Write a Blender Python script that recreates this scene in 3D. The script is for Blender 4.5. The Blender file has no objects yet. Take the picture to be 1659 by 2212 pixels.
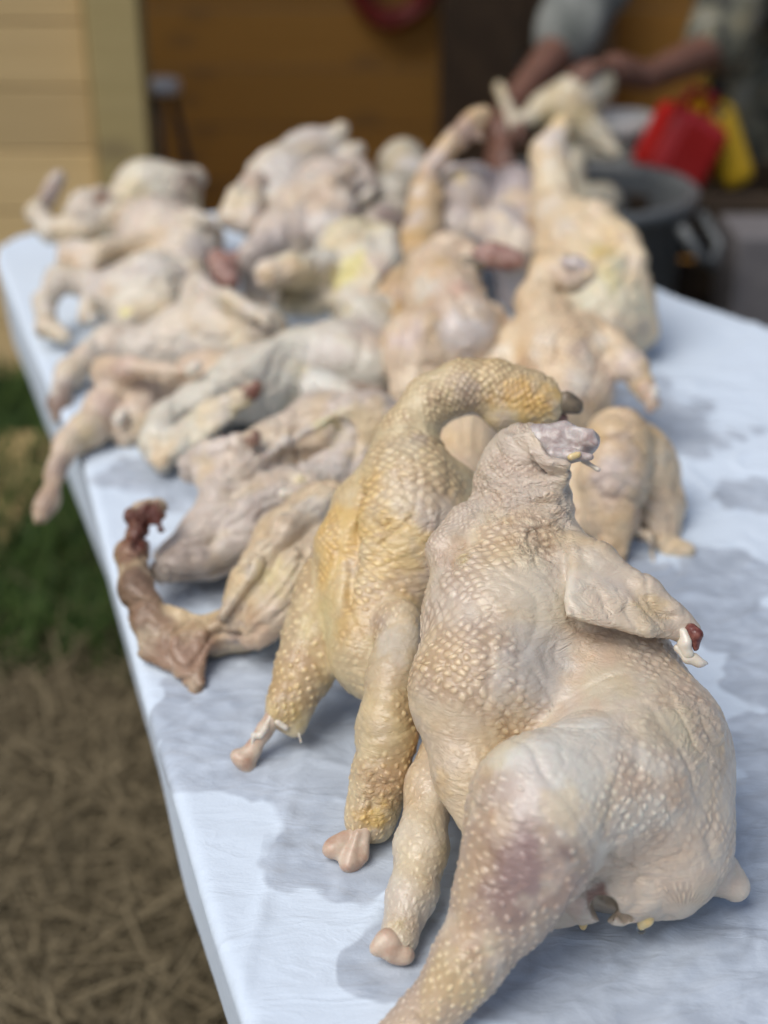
import bpy, bmesh, math, random, time
import numpy as np
from mathutils import Vector
T0 = time.time()
random.seed(7); rng = np.random.default_rng(7)
R = math.radians
sc = bpy.context.scene
C = sc.collection

# ------------------------------------------------------------------ camera, sky, sun, exposure
CAM_H, TABLE_H, PITCH, F = 1.407, 0.74, R(27.3), 2950.0     # F: focal length in pixels of a 1659 x 2212 frame
cam_d = bpy.data.cameras.new('camera'); cam = bpy.data.objects.new('camera', cam_d); C.objects.link(cam)
cam.location = (0, 0, CAM_H); cam.rotation_euler = (R(90) - PITCH, 0, 0)
cam_d.sensor_fit = 'VERTICAL'; cam_d.sensor_height = 36; cam_d.lens = 36 * F / 2212
cam_d.clip_start = 0.02; cam_d.clip_end = 400
cam_d.dof.use_dof = True; cam_d.dof.focus_distance = 0.94; cam_d.dof.aperture_fstop = 2.8
cam_d.dof.aperture_blades = 0
sc.camera = cam

SUN_EL, SUN_AZ = R(56), R(232)                                # azimuth from +Y towards +X
w = bpy.data.worlds.new('World'); sc.world = w; w.use_nodes = True
nt = w.node_tree; nt.nodes.clear()
sky = nt.nodes.new('ShaderNodeTexSky'); sky.sky_type = 'NISHITA'; sky.sun_disc = False
sky.sun_elevation = SUN_EL; sky.sun_rotation = SUN_AZ
sky.air_density = 1.0; sky.dust_density = 3.0; sky.ozone_density = 1.0
bg = nt.nodes.new('ShaderNodeBackground'); bg.inputs['Strength'].default_value = 0.095
wo = nt.nodes.new('ShaderNodeOutputWorld')
nt.links.new(sky.outputs[0], bg.inputs[0]); nt.links.new(bg.outputs[0], wo.inputs[0])
sd = bpy.data.lights.new('sun', 'SUN'); sun = bpy.data.objects.new('sun', sd); C.objects.link(sun)
sd.energy = 1.9; sd.angle = R(40); sd.color = (1.0, 0.97, 0.92)
dirv = Vector((math.sin(SUN_AZ) * math.cos(SUN_EL), math.cos(SUN_AZ) * math.cos(SUN_EL), math.sin(SUN_EL)))
sun.rotation_euler = dirv.to_track_quat('Z', 'Y').to_euler(); sun.location = (2, 2, 6)
vs = sc.view_settings
vs.view_transform = 'Standard'; vs.look = 'None'; vs.gamma = 1; vs.use_curve_mapping = False
vs.exposure = 0.14

# ------------------------------------------------------------------ from a point of the photograph to a place
CP, SP = math.cos(PITCH), math.sin(PITCH)
def at(px, py, t):
    """place seen at (px, py) of the 1659 x 2212 frame, t metres along the optical axis"""
    x, y = (px - 829.5) / F, (py - 1106) / F
    return np.array([x * t, t * (CP - y * SP), CAM_H - t * (SP + y * CP)])
def on(px, py, z):
    y = (py - 1106) / F
    return at(px, py, (CAM_H - z) / (SP + y * CP))
def table_t(py, up=0.0):
    return (CAM_H - TABLE_H - up) / (SP + (py - 1106) / F * CP)

# ------------------------------------------------------------------ object helpers
def empty(name, loc=(0, 0, 0)):
    o = bpy.data.objects.new(name, None); C.objects.link(o); o.location = loc; o.empty_display_size = .05
    return o
def tag(o, label=None, cat=None, group=None, kind=None):
    if label: o['label'] = label
    if cat: o['category'] = cat
    if group: o['group'] = group
    if kind: o['kind'] = kind
    return o
def link(name, me, mat, parent=None):
    o = bpy.data.objects.new(name, me); C.objects.link(o)
    if mat is not None and len(me.materials) == 0: me.materials.append(mat)
    if parent is not None:
        o.parent = parent; o.matrix_parent_inverse.identity()
        if parent.type == 'EMPTY' or True:
            o.location = -np.array(world_loc(parent)) if me.get('world') else (0, 0, 0)
    return o
def world_loc(o):
    v = np.array(o.location)
    while o.parent is not None: o = o.parent; v = v + np.array(o.location)
    return v
def mesh_np(name, v, f, smooth=True, world=True):
    me = bpy.data.meshes.new(name)
    f = np.asarray(f, dtype=np.int32); k = f.shape[1]
    me.vertices.add(len(v)); me.vertices.foreach_set('co', np.asarray(v, dtype=np.float32).ravel())
    me.loops.add(f.size); me.loops.foreach_set('vertex_index', f.ravel())
    me.polygons.add(len(f)); me.polygons.foreach_set('loop_start', np.arange(0, f.size, k, dtype=np.int32))
    me.update(calc_edges=True)
    if smooth: me.polygons.foreach_set('use_smooth', np.ones(len(f), dtype=bool))
    if world: me['world'] = 1
    return me
def bm_mesh(name, bm, smooth=False, world=True):
    me = bpy.data.meshes.new(name); bm.normal_update(); bm.to_mesh(me); bm.free()
    if smooth:
        for p in me.polygons: p.use_smooth = True
    if world: me['world'] = 1
    return me
def box(bm, c, s, rot=None, bevel=0.0):
    r = bmesh.ops.create_cube(bm, size=1.0); vs_ = r['verts']
    bmesh.ops.scale(bm, verts=vs_, vec=s)
    if bevel > 0:
        es = list({e for v in vs_ for e in v.link_edges})
        q = bmesh.ops.bevel(bm, geom=es, offset=bevel, segments=2, affect='EDGES', profile=.5)
        vs_ = list({v for f in q['faces'] for v in f.verts} | {v for v in vs_ if v.is_valid})
    if rot is not None: bmesh.ops.rotate(bm, verts=vs_, cent=(0, 0, 0), matrix=rot)
    bmesh.ops.translate(bm, verts=vs_, vec=c)
    return vs_
def lathe(bm, prof, c, seg=48, axis=None):
    rings = []
    for r, z in prof:
        rings.append([bm.verts.new((c[0] + r * math.cos(2 * math.pi * i / seg), c[1] + r * math.sin(2 * math.pi * i / seg), c[2] + z)) for i in range(seg)])
    for a, b in zip(rings, rings[1:]):
        for i in range(seg):
            bm.faces.new((a[i], a[(i + 1) % seg], b[(i + 1) % seg], b[i]))
    return rings
def tube(bm, pts, r, seg=8):
    pts = [Vector(p) for p in pts]; rings = []
    for i, p in enumerate(pts):
        d = (pts[min(i + 1, len(pts) - 1)] - pts[max(i - 1, 0)]).normalized()
        a = d.orthogonal().normalized() if i == 0 else (a - d * a.dot(d)).normalized()
        b = d.cross(a); rr = r[i] if isinstance(r, (list, tuple)) else r
        rings.append([bm.verts.new(p + (a * math.cos(2 * math.pi * k / seg) + b * math.sin(2 * math.pi * k / seg)) * rr) for k in range(seg)])
    for u, v in zip(rings, rings[1:]):
        for k in range(seg): bm.faces.new((u[k], u[(k + 1) % seg], v[(k + 1) % seg], v[k]))
    bm.faces.new(rings[0][::-1]); bm.faces.new(rings[-1])

# ------------------------------------------------------------------ value noise
_perm = rng.random(4096).astype(np.float32)
def _h(i, j, k): return _perm[(i * 73 + j * 179 + k * 283 + (i * j) % 61 * 7) & 4095]
def vnoise(p):
    p = np.asarray(p, dtype=np.float32)
    if p.shape[1] == 2: p = np.column_stack([p, np.zeros(len(p), np.float32)])
    i = np.floor(p).astype(np.int64); f = p - i; f = f * f * (3 - 2 * f)
    out = 0
    for a in (0, 1):
        wa = f[:, 0] if a else 1 - f[:, 0]
        for b in (0, 1):
            wb = f[:, 1] if b else 1 - f[:, 1]
            for c in (0, 1):
                wc = f[:, 2] if c else 1 - f[:, 2]
                out = out + wa * wb * wc * _h(i[:, 0] + a, i[:, 1] + b, i[:, 2] + c)
    return out * 2 - 1
def fbm(p, o=3):
    s, a = 0, 1.0
    for k in range(o): s = s + a * vnoise(np.asarray(p) * 2 ** k + 17.3 * k); a *= .5
    return s

# ------------------------------------------------------------------ distance fields and surface nets
def sd_cone(p, a, b, r1, r2):
    ba = b - a; L2 = ba @ ba; rr = r1 - r2; a2 = L2 - rr * rr
    if a2 <= 1e-9:
        c, r = (a, r1) if r1 > r2 else (b, r2)
        return np.linalg.norm(p - c, axis=1) - r
    il2 = 1 / L2
    pa = p - a; y = pa @ ba; z = y - L2
    xv = pa * L2 - y[:, None] * ba; x2 = np.einsum('ij,ij->i', xv, xv)
    y2 = y * y * L2; z2 = z * z * L2
    k = np.sign(rr) * rr * rr * x2
    d = (np.sqrt(x2 * a2 * il2) + y * rr) * il2 - r1
    m1 = np.sign(z) * a2 * z2 > k
    m2 = (~m1) & (np.sign(y) * a2 * y2 < k)
    d = np.where(m1, np.sqrt(x2 + z2) * il2 - r2, d)
    d = np.where(m2, np.sqrt(x2 + y2) * il2 - r1, d)
    return d
def sd_tri(p, a, b, c, r):
    ba, cb, ac = b - a, c - b, a - c
    n = np.cross(ba, ac)
    pa, pb, pc = p - a, p - b, p - c
    s = np.sign(pa @ np.cross(ba, n)) + np.sign(pb @ np.cross(cb, n)) + np.sign(pc @ np.cross(ac, n))
    def seg(e, q):
        h = np.clip((q @ e) / (e @ e), 0, 1); v = e[None] * h[:, None] - q
        return np.einsum('ij,ij->i', v, v)
    e = np.minimum(np.minimum(seg(ba, pa), seg(cb, pb)), seg(ac, pc))
    pl = (pa @ n) ** 2 / (n @ n)
    return np.sqrt(np.where(s < 2, e, pl)) - r
def smin(a, b, k):
    h = np.maximum(k - np.abs(a - b), 0) / k
    return np.minimum(a, b) - h * h * k * .25

class Field:
    def __init__(s): s.chains = []; s.cuts = []; s.lump = (0, 20.)
    def chain(s, pts, k=.02, ik=None, fol=(.0055, 0., .5), name=''):
        s.chains.append(dict(kind='c', p=[np.array(q[0]) for q in pts], r=[q[1] for q in pts], k=k, ik=ik or .02, fol=fol, name=name))
    def tri(s, a, b, c, r, k=.012, fol=(.0055, 0., .5), name=''):
        s.chains.append(dict(kind='t', p=[a, b, c], r=[r], k=k, fol=fol, name=name))
    def cut(s, pts, k=.008): s.cuts.append(([np.array(q[0]) for q in pts], [q[1] for q in pts], k))
    def eval_chain(s, c, p):
        if c['kind'] == 't': return sd_tri(p, *c['p'], c['r'][0])
        P, r = c['p'], c['r']
        if len(P) == 1: return np.linalg.norm(p - P[0], axis=1) - r[0]
        d = None
        for i in range(len(P) - 1):
            e = sd_cone(p, P[i], P[i + 1], r[i], r[i + 1])
            d = e if d is None else smin(d, e, c['ik'] * .5)
        return d
    def eval(s, p, groups=False):
        p = np.asarray(p, dtype=np.float64)
        d = None; gs = []
        for c in s.chains:
            e = s.eval_chain(c, p)
            if groups: gs.append(e)
            d = e if d is None else smin(d, e, c['k'])
        if s.lump[0]: d = d + s.lump[0] * vnoise(p * s.lump[1])
        for P, r, k in s.cuts:
            e = None
            for i in range(max(1, len(P) - 1)):
                q = sd_cone(p, P[i], P[i + 1], r[i], r[i + 1]) if len(P) > 1 else np.linalg.norm(p - P[0], axis=1) - r[0]
                e = q if e is None else np.minimum(e, q)
            d = -smin(-d, e, k)
        return (d, gs) if groups else d
    def bounds(s):
        lo = np.min([np.min([q - max(c['r']) for q in c['p']], axis=0) for c in s.chains], axis=0)
        hi = np.max([np.max([q + max(c['r']) for q in c['p']], axis=0) for c in s.chains], axis=0)
        return lo, hi

def surface(field, h, B=8, smooth=1):
    lo, hi = field.bounds(); lo = lo - 4 * h; hi = hi + 4 * h
    nb = np.ceil((hi - lo) / (h * B)).astype(int)
    n = nb * B
    g = np.stack(np.meshgrid(*[np.arange(k) for k in nb], indexing='ij'), -1).reshape(-1, 3)
    cen = lo + (g + .5) * B * h
    dc = field.eval(cen)
    act = np.abs(dc) < .87 * B * h * 1.25 + .002
    vol = np.repeat(np.repeat(np.repeat(np.where(dc < 0, -1., 1.).astype(np.float32).reshape(nb), B, 0), B, 1), B, 2)
    off = np.stack(np.meshgrid(*[np.arange(B)] * 3, indexing='ij'), -1).reshape(-1, 3)
    ga = g[act]
    for s0 in range(0, len(ga), 500):
        q = (ga[s0:s0 + 500, None] * B + off[None]).reshape(-1, 3)
        vol[q[:, 0], q[:, 1], q[:, 2]] = field.eval(lo + q * h)
    s = vol < 0
    m = np.zeros(tuple(n - 1), np.int8)
    for a in (0, 1):
        for b in (0, 1):
            for c in (0, 1): m += s[a:n[0] - 1 + a, b:n[1] - 1 + b, c:n[2] - 1 + c]
    cells = np.argwhere((m > 0) & (m < 8))
    idx = np.full(m.shape, -1, np.int32); idx[tuple(cells.T)] = np.arange(len(cells))
    acc = np.zeros((len(cells), 3)); cnt = np.zeros(len(cells))
    cor = np.array([[a, b, c] for a in (0, 1) for b in (0, 1) for c in (0, 1)])
    val = [vol[tuple((cells + c).T)] for c in cor]
    for i in range(8):
        for j in range(i + 1, 8):
            if np.abs(cor[i] - cor[j]).sum() != 1: continue
            x, y = val[i], val[j]; k = (x < 0) != (y < 0)
            t = np.where(k, x / np.where(k, x - y, 1), 0)
            acc += np.where(k[:, None], cor[i] + t[:, None] * (cor[j] - cor[i]), 0); cnt += k
    v = lo + (cells + acc / cnt[:, None]) * h
    quads = []
    for ax in range(3):
        o = [1, 2] if ax == 0 else ([2, 0] if ax == 1 else [0, 1])
        sl0 = [slice(1, None)] * 3; sl1 = [slice(1, None)] * 3
        sl0[ax] = slice(0, -1); sl1[ax] = slice(1, None)
        s0, s1 = s[tuple(sl0)], s[tuple(sl1)]
        e = np.argwhere(s0 != s1); inside = s0[tuple(e.T)]
        base = e + 1; base[:, ax] -= 1
        def cid(d1, d2):
            q = base.copy(); q[:, o[0]] -= d1; q[:, o[1]] -= d2
            q = np.minimum(q, np.array(m.shape) - 1)
            return idx[tuple(q.T)]
        Q = np.stack([cid(1, 1), cid(0, 1), cid(0, 0), cid(1, 0)], 1)
        Q[~inside] = Q[~inside][:, ::-1]
        quads.append(Q)
    f = np.concatenate(quads); f = f[(f >= 0).all(1)]
    for _ in range(smooth):
        a = np.concatenate([f[:, i] for i in range(4)] * 2); b = np.concatenate([f[:, (i + 1) % 4] for i in range(4)] + [f[:, (i + 3) % 4] for i in range(4)])
        sm = np.stack([np.bincount(a, v[b, k], len(v)) for k in range(3)], 1); ct = np.bincount(a, minlength=len(v))
        v = .4 * v + .6 * sm / np.maximum(ct, 1)[:, None]
    return v, f

# ------------------------------------------------------------------ materials
def mat(name):
    m = bpy.data.materials.new(name); m.use_nodes = True
    n = m.node_tree.nodes; b = n['Principled BSDF']
    return m, n, m.node_tree.links, b
def node(n, t, **kw):
    x = n.new(t)
    for k, v in kw.items():
        if k in ('operation', 'blend_type', 'data_type', 'noise_dimensions', 'voronoi_dimensions', 'interpolation_type', 'attribute_name', 'feature', 'wave_type', 'bands_direction'): setattr(x, k, v)
        else: x.inputs[k].default_value = v
    return x
def math_n(n, l, op, a, b=None, c=None):
    x = n.new('ShaderNodeMath'); x.operation = op
    for i, q in enumerate((a, b, c)):
        if q is None: continue
        if isinstance(q, (int, float)): x.inputs[i].default_value = q
        else: l.new(q, x.inputs[i])
    return x.outputs[0]
def mix_c(n, l, fac, a, b, blend='MIX'):
    x = n.new('ShaderNodeMix'); x.data_type = 'RGBA'; x.blend_type = blend
    if isinstance(fac, (int, float)): x.inputs[0].default_value = fac
    else: l.new(fac, x.inputs[0])
    for i, q in ((6, a), (7, b)):
        if isinstance(q, tuple): x.inputs[i].default_value = (*q, 1) if len(q) == 3 else q
        else: l.new(q, x.inputs[i])
    return x.outputs[2]

def skin_material(name, disp):
    m, n, l, b = mat(name)
    col = node(n, 'ShaderNodeAttribute', attribute_name='col')
    fuv = node(n, 'ShaderNodeAttribute', attribute_name='fuv')
    wr = node(n, 'ShaderNodeAttribute', attribute_name='wr')
    tc = n.new('ShaderNodeTexCoord')
    sep = n.new('ShaderNodeSeparateXYZ'); l.new(fuv.outputs['Vector'], sep.inputs[0])
    wsep = n.new('ShaderNodeSeparateXYZ'); l.new(wr.outputs['Vector'], wsep.inputs[0])
    # follicles: a lattice of raised points along the feather tracts
    vor = node(n, 'ShaderNodeTexVoronoi', voronoi_dimensions='2D', feature='F1', Scale=1.0, Randomness=.36)
    wob = node(n, 'ShaderNodeTexNoise', noise_dimensions='2D', Scale=.35, Detail=2.0)
    l.new(fuv.outputs['Vector'], wob.inputs['Vector'])
    va = n.new('ShaderNodeVectorMath'); va.operation = 'MULTIPLY_ADD'; va.inputs[1].default_value = (1.1, 1.1, 0)
    l.new(wob.outputs['Color'], va.inputs[0]); l.new(fuv.outputs['Vector'], va.inputs[2])
    l.new(va.outputs[0], vor.inputs['Vector'])
    mr = n.new('ShaderNodeMapRange'); mr.interpolation_type = 'SMOOTHSTEP'
    vs_ = n.new('ShaderNodeSeparateColor'); l.new(vor.outputs['Color'], vs_.inputs[0])
    rad_ = math_n(n, l, 'MULTIPLY', col.outputs['Alpha'], math_n(n, l, 'MULTIPLY_ADD', vs_.outputs[0], .5, .72))
    l.new(vor.outputs['Distance'], mr.inputs[0]); l.new(rad_, mr.inputs[1])
    l.new(math_n(n, l, 'MULTIPLY', rad_, .2), mr.inputs[2])
    bump = math_n(n, l, 'MULTIPLY', mr.outputs[0], math_n(n, l, 'MULTIPLY_ADD', vs_.outputs[1], .6, .5))
    stren = sep.outputs['Z']
    patch = node(n, 'ShaderNodeTexNoise', Scale=24.0, Detail=4.0, Distortion=.7); l.new(tc.outputs['Object'], patch.inputs['Vector'])
    pm = n.new('ShaderNodeMapRange'); pm.inputs[1].default_value = .36; pm.inputs[2].default_value = .56; l.new(patch.outputs[0], pm.inputs[0])
    pm.inputs[3].default_value = .15
    st = math_n(n, l, 'MINIMUM', math_n(n, l, 'MULTIPLY', stren, pm.outputs[0]), 1.1)
    hb = math_n(n, l, 'MULTIPLY', bump, st)
    # creases and wrinkles
    w1 = node(n, 'ShaderNodeTexNoise', Scale=70.0, Detail=5.0, Roughness=.6, Distortion=.6)
    st2 = n.new('ShaderNodeMapping'); st2.inputs['Scale'].default_value = (.7, .7, 2.2); l.new(tc.outputs['Object'], st2.inputs[0]); l.new(st2.outputs[0], w1.inputs['Vector'])
    w2 = node(n, 'ShaderNodeTexNoise', Scale=420.0, Detail=3.0, Roughness=.6); l.new(tc.outputs['Object'], w2.inputs['Vector'])
    ridg = math_n(n, l, 'ABSOLUTE', math_n(n, l, 'SUBTRACT', w1.outputs[0], .5))
    wrk = math_n(n, l, 'MULTIPLY', math_n(n, l, 'MULTIPLY', ridg, wsep.outputs['X']), 8.0)
    h = math_n(n, l, 'MULTIPLY', hb, .0009)
    h = math_n(n, l, 'ADD', h, math_n(n, l, 'MULTIPLY', wrk, .0016))
    h = math_n(n, l, 'ADD', h, math_n(n, l, 'MULTIPLY', w2.outputs[0], .00022))
    st3 = n.new('ShaderNodeMapping'); st3.inputs['Scale'].default_value = (60, 60, 260); st3.inputs['Rotation'].default_value = (.5, .6, 0); l.new(tc.outputs['Object'], st3.inputs[0])
    w3 = node(n, 'ShaderNodeTexNoise', Scale=1.0, Detail=4.0, Distortion=1.0); l.new(st3.outputs[0], w3.inputs['Vector'])
    h = math_n(n, l, 'ADD', h, math_n(n, l, 'MULTIPLY', math_n(n, l, 'MULTIPLY', w3.outputs[0], .0009), math_n(n, l, 'MULTIPLY_ADD', pm.outputs[0], -.6, 1.0)))
    # colour: mottled skin, paler fatty follicles, pinker skin in between
    n1 = node(n, 'ShaderNodeTexNoise', Scale=16.0, Detail=4.0, Roughness=.6, Distortion=.4); l.new(tc.outputs['Object'], n1.inputs['Vector'])
    n2 = node(n, 'ShaderNodeTexNoise', Scale=120.0, Detail=3.0, Roughness=.65); l.new(tc.outputs['Object'], n2.inputs['Vector'])
    n3 = node(n, 'ShaderNodeTexNoise', Scale=9.0, Detail=3.0, Distortion=.8); l.new(tc.outputs['Object'], n3.inputs['Vector'])
    def ramp(o, a, c, lo=0., hi=1.):
        x = n.new('ShaderNodeMapRange'); l.new(o, x.inputs[0]); x.inputs[1].default_value = a; x.inputs[2].default_value = c; x.inputs[3].default_value = lo; x.inputs[4].default_value = hi
        return x.outputs[0]
    c = mix_c(n, l, ramp(n1.outputs[0], .45, .72, 0, .65), col.outputs['Color'], mix_c(n, l, 1.0, col.outputs['Color'], (.78, .71, .67), 'MULTIPLY'))
    c = mix_c(n, l, ramp(n3.outputs[0], .50, .72, 0, .7), c, mix_c(n, l, 1.0, c, (1.04, .92, .62), 'MULTIPLY'))
    c = mix_c(n, l, ramp(n2.outputs[0], .40, .75, 0, .6), c, mix_c(n, l, 1.0, c, (1.12, 1.14, 1.16), 'MULTIPLY'))
    gap = mix_c(n, l, 1.0, c, (.76, .68, .64), 'MULTIPLY')
    top = mix_c(n, l, .38, c, mix_c(n, l, 1.0, c, (1.55, 1.48, 1.34), 'MULTIPLY'))
    cf = mix_c(n, l, bump, gap, top)
    c = mix_c(n, l, math_n(n, l, 'MINIMUM', math_n(n, l, 'MULTIPLY', st, .9), 1.0), c, cf)
    l.new(c, b.inputs['Base Color'])
    l.new(ramp(n2.outputs[0], .3, .7, .28, .55), b.inputs['Roughness'])
    b.inputs['Subsurface Weight'].default_value = .15
    b.inputs['Subsurface Radius'].default_value = (1.0, .42, .25); b.inputs['Subsurface Scale'].default_value = .006
    b.inputs['Coat Weight'].default_value = .32; b.inputs['Coat Roughness'].default_value = .13
    if disp:
        dn = n.new('ShaderNodeDisplacement'); dn.inputs['Midlevel'].default_value = 0; dn.inputs['Scale'].default_value = 1
        l.new(h, dn.inputs['Height']); l.new(dn.outputs[0], n['Material Output'].inputs['Displacement'])
        m.displacement_method = 'BOTH'
    else:
        bn = n.new('ShaderNodeBump'); bn.inputs['Distance'].default_value = 1.0; bn.inputs['Strength'].default_value = .8
        l.new(h, bn.inputs['Height']); l.new(bn.outputs[0], b.inputs['Normal'])
    return m
SKIN_N = skin_material('skin_near', True)
SKIN_F = skin_material('skin', False)

def simple(name, c1, c2, rough=.5, scale=40., bump=.0, bscale=None, sss=0., dist=0., stretch=None, metal=0., spec=.5):
    m, n, l, b = mat(name)
    tc = n.new('ShaderNodeTexCoord'); v = tc.outputs['Object']
    if stretch:
        mp = n.new('ShaderNodeMapping'); mp.inputs['Scale'].default_value = stretch; l.new(v, mp.inputs[0]); v = mp.outputs[0]
    t = node(n, 'ShaderNodeTexNoise', Scale=scale, Detail=5.0, Roughness=.62, Distortion=dist); l.new(v, t.inputs['Vector'])
    mr = n.new('ShaderNodeMapRange'); mr.inputs[1].default_value = .32; mr.inputs[2].default_value = .68; l.new(t.outputs[0], mr.inputs[0])
    l.new(mix_c(n, l, mr.outputs[0], c1, c2), b.inputs['Base Color'])
    b.inputs['Roughness'].default_value = rough; b.inputs['Metallic'].default_value = metal
    b.inputs['Specular IOR Level'].default_value = spec
    if sss: b.inputs['Subsurface Weight'].default_value = sss; b.inputs['Subsurface Scale'].default_value = .004
    if bump:
        t2 = node(n, 'ShaderNodeTexNoise', Scale=bscale or scale, Detail=4.0); l.new(v, t2.inputs['Vector'])
        bn = n.new('ShaderNodeBump'); bn.inputs['Distance'].default_value = bump; l.new(t2.outputs[0], bn.inputs['Height']); l.new(bn.outputs[0], b.inputs['Normal'])
    return m
M_BONE = simple('bone', (.64, .54, .42), (.48, .31, .22), .35, 70, .0006, 160, .15)
M_CARTILAGE = simple('cartilage', (.72, .68, .60), (.66, .58, .46), .25, 90, .0004, 160, .2)
M_MARROW = simple('marrow', (.09, .018, .016), (.26, .10, .075), .25, 200, .0006, 300)
M_MEAT = simple('neck_meat', (.36, .27, .25), (.62, .575, .54), .25, 55, .0016, 120, .2, 2.5)
M_REDMEAT = simple('red_meat', (.25, .115, .09), (.44, .29, .24), .35, 60, .0012, 120, .2, 1.0)
M_FAT = simple('fat', (.72, .52, .20), (.74, .60, .34), .3, 120, .0006, 200, .2)
M_TRACHEA = simple('trachea', (.09, .075, .055), (.26, .20, .13), .35, 130, .0008, 220, .1)
M_WETDROP = mat('water_drop')[0]
_b = M_WETDROP.node_tree.nodes['Principled BSDF']; _b.inputs['Transmission Weight'].default_value = 1; _b.inputs['Roughness'].default_value = .02; _b.inputs['IOR'].default_value = 1.33

# ------------------------------------------------------------------ the table and its paper
LEFT0, LEFT1 = np.array([.02, .18]), np.array([-.66, 2.27])
outline = [(.09, .15), (-.082, .603), (-.174, .868), (-.338, 1.402), (-.64, 2.20), (-.655, 2.27), (-.64, 2.335), (-.60, 2.385), (-.54, 2.42), (-.30, 2.50), (.06, 2.63), (.12, 2.62), (.18, 2.53), (.44, 2.01), (.565, 1.85), (.78, 1.55), (.86, 1.3), (.88, .9), (.90, .15)]
def fill_outline(pts, n):
    p = np.array(pts + [pts[0]]); d = np.r_[0, np.cumsum(np.linalg.norm(np.diff(p, axis=0), axis=1))]
    s = np.linspace(0, d[-1], n, endpoint=False)
    return np.stack([np.interp(s, d, p[:, k]) for k in (0, 1)], 1)
def poly_sd(P, pts):
    d = np.full(len(P), 1e9); ins = np.zeros(len(P), bool); n = len(pts)
    for i in range(n):
        a, b = np.array(pts[i]), np.array(pts[(i + 1) % n]); e = b - a; q = P - a
        h = np.clip(q @ e / (e @ e), 0, 1); d = np.minimum(d, np.linalg.norm(q - h[:, None] * e, axis=1))
        c1 = (a[1] > P[:, 1]) != (b[1] > P[:, 1])
        with np.errstate(divide='ignore', invalid='ignore'): x = a[0] + e[0] * (P[:, 1] - a[1]) / (e[1] if e[1] else 1e-9)
        ins ^= c1 & (P[:, 0] < x)
    return np.where(ins, -d, d)
WET = [  # (px, py, radius in m, weight) centres of the soaked patches, where the birds drip
    (1330, 2090, .070, 1), (1460, 2080, .075, 1), (1200, 2070, .06, 1), (1560, 2040, .05, 1), (1250, 1980, .08, 1), (900, 2080, .035, 1), (850, 2090, .03, 1), (960, 2110, .03, .9),
    (720, 1840, .045, 1), (700, 1780, .035, 1), (760, 1760, .05, 1), (690, 1640, .05, 1), (560, 1640, .05, 1), (460, 1650, .04, 1), (640, 1500, .07, 1), (520, 1540, .06, 1), (800, 1650, .06, 1), (900, 1650, .08, 1),
    (1640, 1620, .05, .9), (1600, 1780, .06, .9), (1640, 1900, .05, .8), (1620, 1480, .05, .7), (1480, 1300, .09, .9), (1600, 1240, .05, .75), (1640, 1090, .06, .7), (1560, 950, .06, .6), (380, 1230, .05, .9), (400, 1270, .06, 1), (330, 1020, .06, .8), (260, 850, .05, .7), (460, 1440, .05, .7),
    (720, 1000, .2, 1), (1000, 900, .2, 1), (1280, 920, .14, 1)]
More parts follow.
